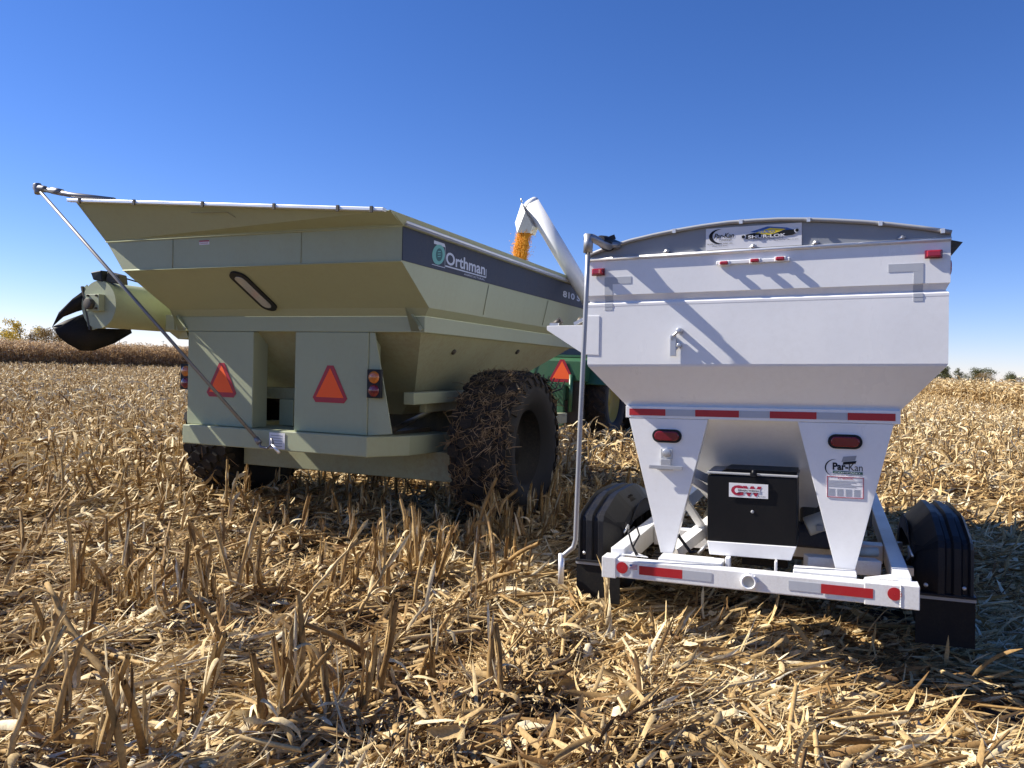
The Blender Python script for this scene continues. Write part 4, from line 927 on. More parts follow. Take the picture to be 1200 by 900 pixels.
mb.text('SHUR-LOK', (-.030, .1055, 2.0995), X_, Z_, .215, .019, 'decal', bold=.03, off=.004)
for cx_, cz_ in ((.222, .068), (.526, .088)):
    for r_, m_, of in ((.016, 'letter', .003), (.013, 'decal', .0035), (.010, 'ink', .004)): mb.flat(ell(cx_, cz_, r_, r_, 0, 20), o2, X_, Z_, m_, of)
mb.text('A WORLD OF TARPING SYSTEMS', (.000, .1055, 2.088), X_, Z_, .17, .007, 'ink')
mb.text('YANKTON, SD  1-800-474-8756', (.115, .1055, 2.078), X_, Z_, .14, .005, 'ink')
mb.build('sign_print', sg)
# marker lights
def marker(x, z, w_=.072, h_=.038, base=False):
    mb = MB(); mb.box(x - w_ / 2 - .008, x + w_ / 2 + .008, .094, .1095, z - h_ / 2 - .005, z + h_ / 2 + .004, 'white' if base else 'dark_lens'); p = mb.build('marker_light', TR, bevel=.004)
    mb = MB(); mb.box(x - w_ / 2, x + w_ / 2, .072, .0935, z - h_ / 2, z + h_ / 2, 'red_lens'); mb.build('lens', p, bevel=.007)
marker(-.960, 1.943); marker(.958, 1.951)
for x in (-.167, .012, .155): marker(x, 1.963 + x * .03, .05, .022, True)
mb = MB(); mb.box(-.215, .21, .097, .1095, 1.950, 1.975, 'white'); mb.build('light_bar', TR, bevel=.005)
mb = MB(); mb.box(-1.062, -1.048, .3, .36, 1.80, 1.90, 'red_lens'); mb.build('side_marker', TR, bevel=.004)
mb = MB(); mb.lathe([(0, .045), (.02, .04), (.024, .001)], (1.048, .30, 1.90), (1, 0, 0), 'red_lens', 16); mb.build('side_marker', TR)
# L shaped reflective tape on the upper corners
def strip_face(mb, x0, x1, z0, z1, mat):
    for za, zb, y_ in ((1.792, 2.03, .114), (1.345, 1.716, .12)):
        a = max(z0, za); c = min(z1, zb)
        if c > a: mb.box(x0, x1, y_ - .002, y_ + .002, a, c, mat)
    if z0 < 1.73: mb.add([(x0, .1170, 1.7895), (x1, .1170, 1.7895), (x1, .1345, 1.752), (x0, .1345, 1.752)], [(0, 1, 2, 3)], mat); mb.add([(x0, .1345, 1.7515), (x1, .1345, 1.7515), (x1, .1175, 1.7375), (x0, .1175, 1.7375)], [(0, 1, 2, 3)], mat); mb.box(x0, x1, .117, .1195, 1.717, 1.737, mat)
for sx, a0, a1, b0, b1 in ((-1, -.921, -.746, -.921, -.868), (1, .734, .910, .861, .910)):
    mb = MB(); strip_face(mb, a0, a1, 1.862, 1.907, 'silver_tape'); strip_face(mb, b0, b1, 1.695, 1.8615, 'silver_tape'); mb.build('corner_tape', TR, label='L shaped silver reflective tape on the upper %s corner' % ('left' if sx < 0 else 'right'))
# support beam with red and silver tape
mb = MB(); mb.box(-.815, .815, .268, .36, .996, 1.074, 'white'); sb = mb.build('support_beam', TR, bevel=.003)
for x0, x1, mt in ((-.79, -.552, 'red_tape'), (-.550, -.364, 'silver_tape'), (-.362, -.092, 'red_tape'), (-.090, .089, 'silver_tape'), (.091, .360, 'red_tape'), (.362, .530, 'silver_tape'), (.532, .788, 'red_tape')):
    mb = MB(); mb.box(x0, x1, .2655, .2675, 1.013, 1.056, mt); mb.build('reflective_tape', sb)
# legs
for sx, P4 in ((-1, [(-.793, .994), (-.283, .994), (-.500, .122), (-.578, .122)]), (1, [(.253, .994), (.779, .994), (.580, .122), (.472, .122)])):
    mb = MB(); mb.prism([(x, .27, z) for x, z in P4], (0, .008, 0), 'white')
    for (a_, b_) in ((P4[0], P4[3]), (P4[1], P4[2])):
        s_ = 1 if a_[0] < 0.5 * (P4[0][0] + P4[1][0]) else -1
        mb.prism([(a_[0], .279, a_[1]), (a_[0] + s_ * .01, .279, a_[1]), (b_[0] + s_ * .01, .279, b_[1]), (b_[0], .279, b_[1])], (0, .07, 0), 'white')
    lg = mb.build('leg', TR, bevel=.002)
    cx_, cz_ = (-.541, .883) if sx < 0 else (.519, .884)
    mb = MB(); mb.prism([(cx_ + a, .269, cz_ + c) for a, c in stad(.190, .086)], (0, -.010, 0), 'black'); tl = mb.build('tail_light', lg)
    mb = MB(); mb.prism([(cx_ + a, .2585, cz_ + c) for a, c in stad(.160, .062)], (0, -.014, 0), 'dark_lens'); mb.build('lens', tl, bevel=.008)
    if sx < 0:
        mb = MB(); mb.box(-.578, -.505, .255, .2695, .735, .80, 'galv'); mb.lathe([(0, .028), (.016, .028), (.016, .001)], (-.54, .254, .775), (0, -1, 0), 'galv', 16); mb.box(-.575, -.51, .235, .2545, .69, .735, 'galv'); mb.box(-.650, -.435, .232, .238, .670, .694, 'galv'); mb.box(-.60, -.50, .2385, .2695, .664, .672, 'galv'); mb.build('plate_bracket', lg, bevel=.002)
    else:
        o3 = (.405, .2695, .54)
        mb = MB(); crescent(.060, .185, .052, mb, o3, 'ink', .45, 1.40, .14, 1.1)
        mb.flat([(.095, .222), (.170, .234), (.178, .262), (.105, .254)], o3, X_, Z_, 'grey_trim', .002); mb.flat([(.102, .205), (.172, .215), (.178, .232), (.105, .222)], o3, X_, Z_, 'ink', .0025)
        mb.text('Par-', (.452, .2695, .712), X_, Z_, .086, .045, 'ink', bold=.035); mb.text('Kan', (.541, .2695, .711), X_, Z_, .075, .042, 'ink')
        mb.flat([(.048, .152), (.212, .150), (.212, .166), (.048, .168)], o3, X_, Z_, 'teal_dark', .001); mb.text('COMPANY', (.462, .2695, .6945), X_, Z_, .145, .009, 'decal', off=.003)
        mb.text('SPECIALIZED IN AGRICULTURE', (.455, .2695, .680), X_, Z_, .160, .005, 'ink'); mb.build('logo_decal', lg)
        mb = MB(); mb.box(.421, .622, .267, .2698, .548, .674, 'decal')
        for (a, b_, c, d_) in ((.421, .622, .548, .552), (.421, .622, .670, .674), (.421, .425, .552, .670), (.618, .622, .552, .670)): mb.box(a, b_, .2655, .2668, c, d_, 'maroon')
        mb.text('ATTENTION', (.48, .2668, .658), X_, Z_, .085, .009, 'maroon', bold=.02)
        for q in range(5): mb.box(.430, .612 - (q % 3) * .03, .2658, .2667, .647 - q * .0085, .6495 - q * .0085, 'grey_trim')
        for q in range(4):
            x0 = .430 + q * .046
            for rr_ in range(6): mb.box(x0, x0 + .036, .2658, .2667, .560 + rr_ * .0075, .5622 + rr_ * .0075, 'grey_trim')
        mb.build('warning_label', lg)
# lower hopper
mb = MB()
shell(mb, [tring(.80, .31, 2.7, 1.0), [(-.17, 1.15, .12), (.17, 1.15, .12), (.17, 1.55, .12), (-.17, 1.55, .12)]], 'white')
shell(mb, [tring(.80, 2.72, 5.1, 1.0), [(-.17, 3.6, .12), (.17, 3.6, .12), (.17, 4.0, .12), (-.17, 4.0, .12)]], 'white')
shell(mb, [tring(.815, .31, 5.1, 1.072), tring(.80, .31, 5.1, 1.0)], 'white')
mb.build('lower_hopper', TR)
mb = MB(); mb.bar((-.062, .62, .99), (-.05, 1.1, .2), .004, .01, 'grey_trim'); mb.build('hopper_seam', TR)
# bumper
mb = MB(); mb.box(-.893, .893, 0, .09, 0, .115, 'grime_white'); bp_ = mb.build('bumper', TR, bevel=.008)
for sx in (-1, 1):
    mb = MB()
    xa, xb = (-.896, -.805) if sx < 0 else (.805, .896)
    mb.box(min(xa, xb), max(xa, xb), -.006, .12, -.006, .125, 'grime_white')
    if sx > 0: mb.box(.62, .8, -.004, .10, -.004, .120, 'grime_white')
    mb.prism([(sx * .79, .095, .122), (sx * .62, .095, .119), (sx * .79, .24, .122)], (0, 0, .008), 'grime_white')
    mb.build('corner_plate', bp_, bevel=.006)
    if sx > 0:
        mb = MB()
        for q in range(14): mb.lathe([(0, .006), (.003, .004), (.004, .0005)], (.802, -.006, .004 + q * .009), (0, -1, 0), 'grime_white', 6)
        mb.build('weld_bead', bp_)
for x, z in ((-.765, .066), (.772, .072)):
    mb = MB(); mb.lathe([(0, .036), (.003, .036), (.0035, .001)], (x, -.006 if x > 0 else -.0015, z), (0, -1, 0), 'red_tape', 28, False); mb.build('round_reflector', bp_)
for x0, x1, mt in ((-.657, -.390, 'red_tape'), (-.389, -.215, 'silver_tape'), (.220, .394, 'silver_tape'), (.395, .664, 'red_tape')):
    mb = MB(); yy = -.0045 if x1 > .62 else -.001; mb.box(x0, x1, yy - .0016, yy, .034, .088, mt); mb.build('reflective_tape', bp_)
mb = MB(); mb.box(-.718, -.668, -.0026, -.001, .062, .093, 'decal')
for q in range(4): mb.box(-.700 if q > 1 else -.718, -.668, -.0036, -.0028, .063 + q * .0085, .0665 + q * .0085, 'red_tape')
mb.box(-.718, -.700, -.0042, -.0037, .080, .093, 'blue_ink'); mb.build('flag_sticker', bp_)
mb = MB(); mb.lathe([(0, .045), (.030, .045), (.030, .034), (.018, .032)], (0.0, 0, .060), (0, -1, 0), 'white', 28); mb.lathe([(.017, .033), (.018, .001)], (0, 0, .060), (0, -1, 0), 'jug', 28)
for q in range(8): mb.lathe([(0, .006), (.012, .006), (.012, .001)], (.046 * math.cos(q * PI / 4), -.002, .06 + .046 * math.sin(q * PI / 4)), (0, -1, 0), 'white', 6)
mb.build('round_socket', bp_)
# chassis
mb = MB(); mb.box(-.56, -.17, .105, .26, .02, .125, 'grime_white'); mb.box(.24, .585, .105, .26, .02, .125, 'grime_white'); mb.box(-.168, .238, .20, .26, .02, .075, 'grime_white'); cm = mb.build('cross_member', TR, bevel=.004)
mb = MB(); mb.lathe([(0, .05), (.006, .05), (.006, .001)], (.09, .199, .05), (0, -1, 0), 'black', 20); mb.build('drain_hole', cm)
for sx in (-1, 1):
    mb = MB(); mb.box(*(sorted((sx * .775, sx * .865))), .10, 5.2, .03, .165 if sx < 0 else .15, 'grime_white'); mb.build('frame_rail', TR, bevel=.006)
mb = MB(); mb.box(-.77, .77, .98, 1.1, .02, .14, 'grime_white'); mb.tube([(-1.0, 1.18, 0), (1.0, 1.18, 0)], .045, 'iron', 12)
for sx in (-1, 1):
    for q in range(4): mb.box(sx * .72 - .03, sx * .72 + .03, .72 + q * .05, 1.62 - q * .05, -.06 + q * .012, -.05 + q * .012, 'iron')
mb.build('axle', TR)
for a_, b_, w_, h_, m_, u_ in (((-.42, .30, .62), (-.12, .8, .33), .035, .05, 'white', (0, 0, 1)), ((-.42, .34, .66), (-.1, .9, .42), .03, .06, 'white', (0, 0, 1)), ((-.47, .36, .50), (-.33, .75, .14), .05, .03, 'white', (0, 1, .3)), ((-.52, .40, .10), (-.30, .78, .27), .09, .07, 'grime_white', (0, 0, 1)), ((.30, .42, .11), (.72, .55, .09), .1, .09, 'grime_white', (0, 0, 1))):
    mb = MB(); mb.bar(a_, b_, w_, h_, m_, up=u_); mb.build('brace', TR, bevel=.004)
# control box
mb = MB(); mb.hexa([(-.278, .24, .232), (.254, .24, .240), (.254, .60, .240), (-.278, .60, .232), (-.280, .25, .645), (.252, .25, .655), (.252, .60, .655), (-.280, .60, .645)], 'control'); cb = mb.build('control_box', TR, bevel=.006)
mb = MB(); mb.box(-.284, .258, .246, .61, .655, .667, 'grey_trim'); mb.hexa([(-.2, .28, .668), (.25, .28, .668), (.25, .6, .668), (-.2, .6, .668), (-.17, .3, .685), (.25, .3, .685), (.25, .58, .685), (-.17, .58, .685)], 'control'); mb.build('lid', cb, bevel=.003)
mb = MB(); mb.hexa([(-.262, .235, .146), (.222, .235, .152), (.222, .60, .152), (-.262, .60, .146), (-.278, .235, .230), (.254, .235, .238), (.254, .60, .238), (-.278, .60, .230)], 'white'); mb.box(-.16, -.13, .18, .24, .08, .146, 'white'); mb.box(.13, .145, .18, .24, .08, .15, 'white'); mb.build('mounting_tray', cb, bevel=.004)
mb = MB(); mb.box(-.02, .02, .232, .244, .650, .672, 'ink'); mb.lathe([(0, .012), (.02, .01), (.02, .001)], (0, .236, .672), (0, 0, 1), 'black', 10); mb.build('latch', cb)
mb = MB(); mb.lathe([(0, .010), (.004, .010), (.004, .001)], (-.005, .243, .432), (0, -1, 0), 'grey_trim', 12); mb.build('key_lock', cb)
mb = MB(); mb.box(-.146, .087, .2355, .2395, .518, .606, 'decal'); o4 = (-.146, .2355, .518)
mb.text('C', (-.133, .2355, .529), X_, Z_, .075, .064, 'maroon', bold=.09); mb.text('W', (-.062, .2355, .529), X_, Z_, .112, .062, 'maroon', bold=.08)
mb.flat([(.048, .034), (.185, .034), (.185, .056), (.048, .056)], o4, X_, Z_, 'decal', .003); mb.text('GRAIN WEIGH', (-.092, .2355, .557), X_, Z_, .125, .012, 'ink', bold=.02, off=.004)
mb.flat(ell(.048, .043, .013, .015, 0), o4, X_, Z_, 'decal', .0035); mb.text('by Parker', (.030, .2355, .524), X_, Z_, .044, .011, 'ink')
mb.build('sticker', cb)
# machinery between the legs
mb = MB(); mb.lathe([(0, .06), (.01, .065), (.12, .065), (.13, .03), (.16, .03)], (-.25, .55, .20), (0, 1, .0), 'iron', 18); mb.lathe([(-.02, .045), (-.02, .02), (.0, .02)], (-.25, .54, .20), (0, 1, 0), 'galv', 16); mb.box(-.32, -.18, .6, .8, .08, .2, 'iron'); mb.tube([(-.36, .42, .10), (-.31, .45, .16), (-.28, .5, .12), (-.2, .5, .08)], .012, 'galv', 8); mb.build('gearbox', TR)
mb = MB(); mb.box(-.2, .2, 1.0, 1.7, .0, .12, 'iron'); mb.box(-.16, .16, 1.2, 5.2, -.12, .0, 'black'); mb.build('conveyor_trough', TR)
mb = MB(); mb.tube([(.30, .60, .30), (.44, .62, .36)], .062, 'jug', 20); mb.box(.36, .40, .53, .54, .29, .33, 'grey_trim'); mb.build('reservoir_tank', TR, bevel=.01)
mb = MB(); mb.box(.22, .62, .7, 1.1, .14, .26, 'stripe'); mb.box(.25, .7, .9, 1.5, .26, .5, 'iron'); mb.build('engine', TR, bevel=.02)
for pts_, r_, m_ in (([(-.52, .30, .33), (-.47, .34, .22), (-.40, .36, .12), (-.36, .32, .14)], .011, 'black'), ([(-.72, .14, .30), (-.75, .10, .27), (-.73, .1, .2), (-.70, .1, .13)], .006, 'black'), ([(-.70, .12, .30), (-.68, .10, .26), (-.72, .1, .18), (-.69, .12, .12)], .006, 'black'), ([(.5, .6, .2), (.6, .6, .1), (.66, .7, .06)], .012, 'black'), ([(.60, .62, .16), (.72, .66, .16)], .03, 'jug')):
    mb = MB(); mb.tube(pts_, r_, m_, 8); mb.build('cable' if m_ == 'black' else 'breather_pipe', TR)
# fenders, wheels
def fender(sx):
    e = bpy.data.objects.new('fender', None)
    xs = [.925, .93, .945, 1.05, 1.085, 1.098, 1.122, 1.135, 1.172, 1.185, 1.209, 1.222, 1.24, 1.25]
    of = [-.20, -.15, -.12, 0, 0, -.022, -.022, 0, 0, -.022, -.022, 0, -.02, -.07]
    pr = [(.575, -.045), (.575, .12), (.58, .235), (.60, .275), (.65, .30), (.90, .37), (.99, .387), (1.05, .39), (1.45, .39), (1.60, .38), (1.90, .30), (2.06, .22), (2.12, .12), (2.12, -.045)]
    mb = MB(); V = []
    cy, cz = 1.28, -.05
    for i, (y, z) in enumerate(pr):
        a = pr[max(i - 1, 0)]; c = pr[min(i + 1, len(pr) - 1)]; ty, tz = c[0] - a[0], c[1] - a[1]; L_ = math.hypot(ty, tz); ny, nz = -tz / L_, ty / L_
        if i in (0, len(pr) - 1): ny, nz = (-1, 0) if i == 0 else (1, 0)
        for x, o_ in zip(xs, of):
            k = o_ * (0.15 if i in (0, len(pr) - 1) and o_ > 0 else 1); V.append((sx * x, y + ny * k, z + nz * k))
    nx = len(xs); mb.add(V, [(i * nx + j, i * nx + j + 1, (i + 1) * nx + j + 1, (i + 1) * nx + j) for i in range(len(pr) - 1) for j in range(nx - 1)], 'black', False)
    # side skirts with a round arch
    for x in (.925, 1.250):
        k = 0 if x < 1 else nx - 1; ring = [V[i * nx + k] for i in range(len(pr))]; arch = []
        for i in range(len(pr)):
            a = PI - PI * i / (len(pr) - 1); arch.append((sx * x, cy + .52 * math.cos(a), max(-.045, cz + .36 * math.sin(a))))
        for i in range(len(pr) - 1): mb.add([ring[i], ring[i + 1], arch[i + 1], arch[i]], [(0, 1, 2, 3)], 'black')
    f = mb.build('fender', TR); s = f.modifiers.new('s', 'SOLIDIFY'); s.thickness = .006; s.offset = -1; bv = f.modifiers.new('b', 'BEVEL'); bv.width = .008; bv.segments = 2; bv.limit_method = 'ANGLE'
    mb = MB(); x0, x1 = sorted((sx * .925, sx * 1.255)); mb.box(x0, x1, .57, .66, -.062, -.046, 'black'); mb.box(x0, x1, .585, .60, -.085, -.062, 'grey_trim'); mb.build('lip', f, bevel=.003)
    for xx in (.985, 1.19):
        mb = MB(); mb.lathe([(0, .013), (.008, .012), (.010, .001)], (sx * xx, .585, .0), (0, -1, 0), 'galv', 12); mb.build('bolt', f)
    mb = MB(); mb.box(x0 + .005, x1 - .005, .588, .597, -.345 if sx < 0 else -.36, -.086, 'mud_rubber'); mb.build('mud_flap', f)
    mb = MB(); mb.box(*sorted((sx * .865, sx * .93)), .70, .76, .02, .07, 'galv'); mb.build('fender_bracket', f); mb = MB(); mb.box(*sorted((sx * .865, sx * .93)), 1.5, 1.56, .02, .07, 'galv'); mb.build('fender_bracket', f); mb = MB(); mb.tube([(sx * .92, .66, .15), (sx * .90, .70, .20), (sx * .91, .74, .14), (sx * .90, .8, .1)], .008, 'galv', 6); mb.build('hose_clip', f)
def small_wheel(sx):
    e = bpy.data.objects.new('wheel', None); COL.objects.link(e); e.parent = TR; e.location = (sx * 1.085, 1.18, -.02 if sx < 0 else -.05)
    R, h = .365, .115; mb = MB()
    mb.lathe([(-h * .8, R * .58), (-h, R * .75), (-h * .95, R * .92), (-h * .7, R * .985), (-.03, R), (-.028, R * .97), (-.02, R * .97), (-.018, R), (.018, R), (.02, R * .97), (.028, R * .97), (.03, R), (h * .7, R * .985), (h * .95, R * .92), (h, R * .75), (h * .8, R * .58)], (0, 0, 0), (1, 0, 0), 'tyre', 48)
    for k in range(40):
        a = 2 * PI * k / 40
        for s2 in (-1, 1): mb.bar((s2 * .034, math.cos(a) * R * .995, math.sin(a) * R * .995), (s2 * .085, math.cos(a + .04) * R * .985, math.sin(a + .04) * R * .985), .03, .012, 'tyre', up=(0, math.cos(a), math.sin(a)))
    mb.build('tyre', e); mb = MB(); mb.lathe([(sx * h * .8, R * .60), (sx * h * .7, R * .55), (sx * .0, R * .5), (sx * .02, R * .2), (sx * .05, R * .18), (sx * .05, .001)], (0, 0, 0), (1, 0, 0), 'grime_white', 32); mb.build('rim', e)
for sx in (-1, 1): fender(sx); small_wheel(sx)
# roller tarp crank
mb = MB(); yp = -.085
mb.tube([(-.972, yp, 2.115), (-.985, yp, 1.75), (-1.02, yp, .95), (-1.045, yp, .235), (-1.06, yp, .185), (-1.115, yp - .01, .135), (-1.135, yp - .01, .118)], .0155, 'polesteel', 12); 
cr = mb.build('tarp_crank', TR)
mb = MB(); mb.tube([(-1.135, yp - .01, .14), (-1.138, yp - .01, -.05)], .019, 'rail', 12); mb.build('handle', cr)
mb = MB(); mb.tube([(-.970, yp, 2.155), (-.975, yp, 2.04)], .030, 'polesteel', 12); mb.tube([(-.995, yp, 2.138), (-.945, yp, 2.13), (-.90, -.0, 2.105), (-.875, .07, 2.10)], .026, 'polesteel', 12); mb.build('universal_joint', cr)
mb = MB(); mb.tube([(-.915, -.02, 2.125), (-.90, .05, 2.12), (-.885, .3, 2.12), (-.885, TL, 2.12)], [.032, .045, .050, .050], 'tarp', 14); mb.tube([(-.90, .04, 2.11), (-.82, .10, 2.105)], .02, 'polesteel', 10); mb.build('tarp_roll', TR)
mb = MB(); mb.bar((-.92, .03, 2.12), (-.86, .09, 2.16), .05, .03, 'tarp'); mb.build('tarp_strap', TR)
# latch on the rear wall
mb = MB(); mb.box(-.492, -.455, .088, .108, 1.395, 1.525, 'galv'); mb.lathe([(0, .018), (.03, .018), (.03, .001)], (-.472, .118, 1.505), (0, -1, 0), 'galv', 12); mb.lathe([(0, .02), (.05, .016), (.05, .001)], (-.435, .118, 1.552), (0, -1, 0), 'galv', 12); mb.tube([(-.435, .085, 1.552), (-.472, .085, 1.52)], .009, 'galv', 8); mb.lathe([(0, .016), (.03, .014), (.03, .001)], (-.437, .118, 1.462), (0, -1, 0), 'galv', 10); mb.tube([(-.437, .10, 1.462), (-.47, .095, 1.42)], .007, 'galv', 8); mb.build('latch', TR, bevel=.002)
mb = MB(); mb.hexa([(1.048, .14, 1.95), (1.055, .14, 1.95), (1.055, .5, 1.95), (1.048, .5, 1.95), (1.048, .14, 2.03), (1.105, .14, 2.015), (1.105, .5, 2.015), (1.048, .5, 2.03)], 'iron'); mb.build('tarp_tail', TR)
# tube cradle on the rear left corner
mb = MB(); mb.prism([(-1.318, .116, 1.602), (-1.055, .116, 1.603), (-1.055, .116, 1.663), (-.955, .116, 1.661), (-.958, .116, 1.405), (-1.058, .116, 1.409), (-1.318, .116, 1.574)], (0, .006, 0), 'white')
mb.box(-1.315, -1.05, .119, .30, 1.595, 1.603, 'white'); crd = mb.build('tube_cradle', TR, bevel=.002)
for xx, s_ in ((-1.27, 1), (-1.10, -1)):
    mb = MB(); mb.tube([(xx - .03 * s_, .20, 1.608), (xx + .025 * s_, .20, 1.645)], .024, 'iron', 10); mb.bar((xx - .03, .13, 1.612), (xx + .03, .13, 1.64 if s_ < 0 else 1.61), .02, .02, 'galv'); mb.build('rubber_pad', crd)
# unloading tube
T0 = Vector((-3.236, 4.797, 3.577)); B0 = Vector((-1.413, 5.519, .346)); dv = (B0 - T0).normalized()
mb = MB(); mb.tube([T0, T0 + dv * 1.55], .104, 'white', 32); mb.tube([T0 + dv * 1.55, B0], .094, 'white', 32); 
tb = mb.build('unloading_tube', TR)
mb = MB(); mb.lathe([(0, .112), (.03, .112)], T0 + dv * 1.50, dv, 'white', 32); mb.build('tube_collar', tb); mb = MB(); mb.lathe([(-.04, .001), (-.03, .08), (0, .106), (.03, .106)], T0, dv, 'white', 32); mb.tube([T0 + Vector((-.11, -.05, .0)), T0 + Vector((-.115, -.05, .05))], .012, 'galv', 8); mb.build('end_cap', tb)
mb = MB(); c_ = T0 + dv * 1.75 + Vector((-.02, -.098, 0)); mb.bar(c_, c_ + dv * .09, .03, .004, 'yellow_ink', up=(0, 1, 0)); mb.build('caution_sticker', tb)
mb = MB(); mb.tube([B0, B0 + Vector((.9, -.1, -.25))], .11, 'white', 24); mb.tube([B0 + Vector((.9, -.1, -.25)), (0, 5.2, .0)], .11, 'white', 24); mb.tube([(-.9, 5.2, .9), B0.lerp(T0, .25)], .03, 'galv', 8); mb.build('conveyor_foot', TR)
# discharge hood
mb = MB(); ca = T0 + dv * .05
yn = Vector((0, -.10, 0)); yf = Vector((.0, .10, 0))
A1 = Vector((-3.345, 4.75, 3.565)); A2 = Vector((-3.422, 4.718, 3.305)); A3 = Vector((-3.368, 4.739, 3.159)); A4 = Vector((-3.270, 4.779, 3.430))
B1 = Vector((-3.175, 4.816, 3.25)); B2 = Vector((-3.212, 4.803, 3.154))
mb.add([A1 + yn * .1, A2 + yn * .1, A3 + yn * .9, A4 + yn], [(0, 1, 2, 3)], 'white')
mb.add([A4 + yn, A3 + yn * .9, B2 + yn, B1 + yn], [(0, 1, 2, 3)], 'spoutshade'); mb.add([A1 + yf, A2 + yf, A3 + yf, B2 + yf, B1 + yf], [(0, 1, 2, 3, 4)], 'white')
mb.add([A1 + yn * .1, A2 + yn * .1, A2 + yf, A1 + yf], [(0, 1, 2, 3)], 'white'); mb.add([A2 + yn * .1, A3 + yn * .9, A3 + yf, A2 + yf], [(0, 1, 2, 3)], 'white')
mb.add([B1 + yn, B2 + yn, B2 + yf, B1 + yf], [(0, 1, 2, 3)], 'white')
hd = mb.build('discharge_hood', tb); s = hd.modifiers.new('s', 'SOLIDIFY'); s.thickness = .006
# pouring corn
trm = TR.matrix_world
def pour():
    rg = np.random.default_rng(5); n = 30000; t = rg.uniform(0, 1, n) ** .9
    top = np.array((-3.285, 4.775, 3.20)); fall = t * 1.1
    xx = top[0] - .16 * np.sqrt(fall) * 1.0 + rg.uniform(-1, 1, n) * (.075 + .02 * t) + rg.normal(0, .012, n); yy = top[1] + rg.normal(0, .045, n); zz = top[2] - fall
    xx = np.where(rg.uniform(0, 1, n) < .06, xx + rg.normal(0, .05, n), xx)
    P = np.stack([xx, yy, zz], -1); s = rg.uniform(.0035, .0065, n)
    o8 = np.array([[1, 0, 0], [-1, 0, 0], [0, 1, 0], [0, -1, 0], [0, 0, 1], [0, 0, -1]], float)
    V = (P[:, None, :] + o8[None] * s[:, None, None] * np.array([1, .8, 1.25])).reshape(-1, 3)
    fT = np.array([[0, 2, 4], [2, 1, 4], [1, 3, 4], [3, 0, 4], [2, 0, 5], [1, 2, 5], [3, 1, 5], [0, 3, 5]]); Q = (np.arange(n)[:, None, None] * 6 + fT[None]).reshape(-1, 3)
    V4 = np.concatenate([V, np.ones((len(V), 1))], 1) @ np.array(trm).T
    o = np_mesh('pouring_corn', V4[:, :3], Q, M['corn']); o['label'] = 'stream of golden corn kernels falling from the white hood'; o['category'] = 'corn grain'; o['kind'] = 'stuff'
pour()

# ============================================================ tractor
O_ = np.array([-2.3205, 7.7042, 0]) + 9.6 * np.array([.385, .923, 0]) + (-.50) * np.array([.923, -.385, 0])
TC = frame_empty('farm_tractor', tuple(O_), (.923, -.385, 0), (.385, .923, 0), (0, 0, 1), 'green farm tractor with yellow wheels hitched ahead of the grain cart', 'tractor')
mb = MB(); mb.prism([(-.62, -.05, 1.36), (-.62, -.05, 1.8), (-.62, 1.2, 2.0), (-.62, 1.2, 1.3)], (1.32, 0, 0), 'tractor_green'); bd = mb.build('rear_body', TC, bevel=.02)
mb = MB(); mb.prism([(-.95, .0, 1.45), (-.55, -.06, 1.80), (-.35, -.06, 1.82), (-.45, -.06, 1.5), (-.75, -.06, 1.1)], (0, .08, 0), 'tractor_green'); mb.build('hose_shield', TC)
for sx in (-1, 1):
    mb = MB(); pr = []
    for k in range(9):
        a = math.radians(15 + k * 17); pr.append((1.3 - 1.12 * math.cos(a), 1.02 + 1.10 * math.sin(a)))
    x0, x1 = (.52, 1.10) if sx > 0 else (-1.10, -.52)
    for a_, b_ in zip(pr[:-1], pr[1:]): mb.add([(x0, a_[0], a_[1]), (x1, a_[0], a_[1]), (x1, b_[0], b_[1]), (x0, b_[0], b_[1])], [(0, 1, 2, 3)], 'tractor_green')
    f = mb.build('rear_fender', TC); s = f.modifiers.new('s', 'SOLIDIFY'); s.thickness = .04
smv(TC, .19, -.075, 1.33, 1.35)
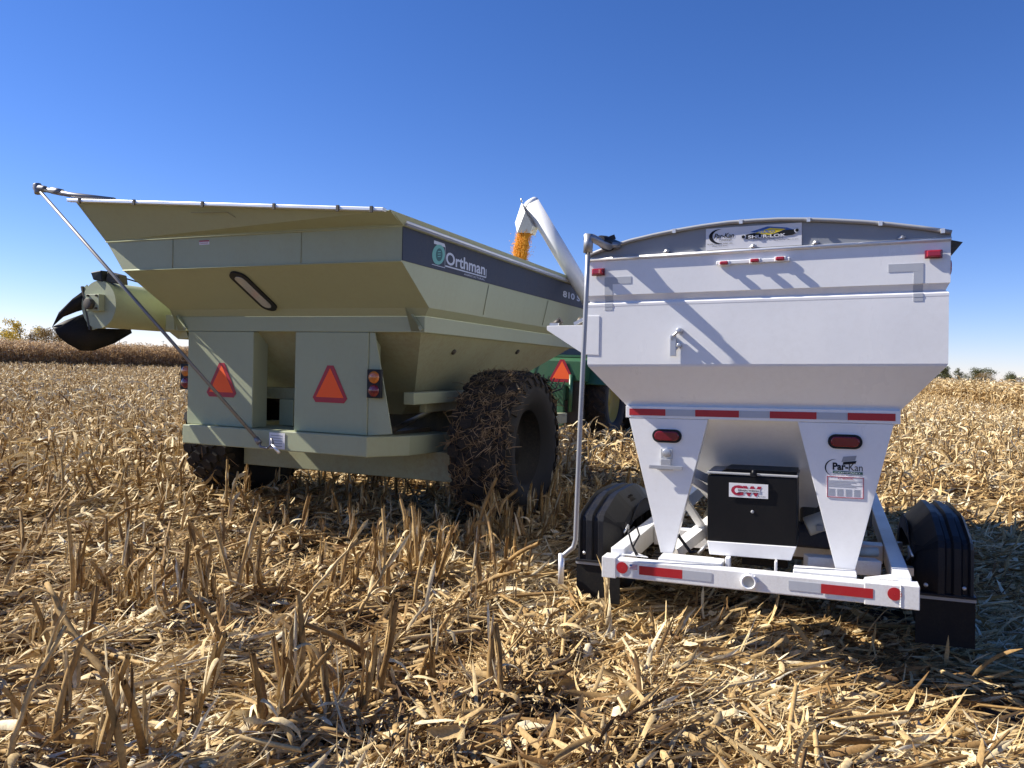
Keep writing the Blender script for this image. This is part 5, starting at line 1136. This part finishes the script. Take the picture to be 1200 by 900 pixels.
mb = MB(); mb.box(-.18, .32, -.2, .1, .95, 1.28, 'tractor_green'); mb.box(-.30, .40, -.15, .05, 1.24, 1.32, 'tractor_green'); mb.box(.16, .30, -.22, -.1, .4, 1.25, 'tractor_green'); mb.box(-.5, -.38, -.22, -.1, .5, 1.25, 'tractor_green'); mb.build('hitch_frame', TC, bevel=.01)
mb = MB(); mb.box(-.55, .6, .0, 1.6, .45, 1.42, 'iron'); mb.box(-.5, .5, 1.5, 4.2, .6, 1.4, 'iron'); mb.build('transmission', TC)
mb = MB()
for k in range(6): mb.tube([(-.3 + k * .12, -.18, 1.5 - .03 * k), (-.32 + k * .13, -.45, 1.2), (-.1, -1.4, .9), (.0, -3.5, .95)], .016, 'black', 6)
mb.tube([(.42, -.12, .7), (.42, -.12, 1.5)], .045, 'tractor_green', 10); mb.tube([(-.55, -.12, .7), (-.55, -.12, 1.4)], .045, 'tractor_green', 10); mb.build('hydraulic_hoses', TC)
mb = MB(); mb.prism([(-.66, .35, 1.90), (.78, .35, 1.90), (.70, .55, 3.02), (-.58, .55, 3.02)], (0, 1.5, 0), 'cab_glass'); cab = mb.build('cab', TC, bevel=.03)
mb = MB(); mb.box(-.70, .80, .35, 2.2, 3.02, 3.16, 'tractor_green'); mb.build('cab_roof', cab, bevel=.03)
mb = MB()
for x0, x1 in ((-.68, -.60), (.80, .72)): mb.bar((x0, .33, 1.84), (x1, .53, 3.02), .05, .05, 'ink')
mb.bar((-.68, .33, 1.9), (.80, .33, 1.9), .04, .05, 'tractor_green'); mb.build('cab_frame', cab)
mb = MB(); mb.box(-.45, .45, 2.3, 4.6, 1.3, 2.05, 'tractor_green'); mb.build('hood', TC, bevel=.06)
for sx in (-1, 1):
    big_wheel(TC, sx * .80, 1.3, .98, .98, .50, rim='yellow', diamond=False, lugs=22, rimr=.56, side_=sx, mud=True)
    big_wheel(TC, sx * .80, 4.1, .70, .70, .40, mud=True, rim='yellow', diamond=False, lugs=20, rimr=.55, side_=sx)
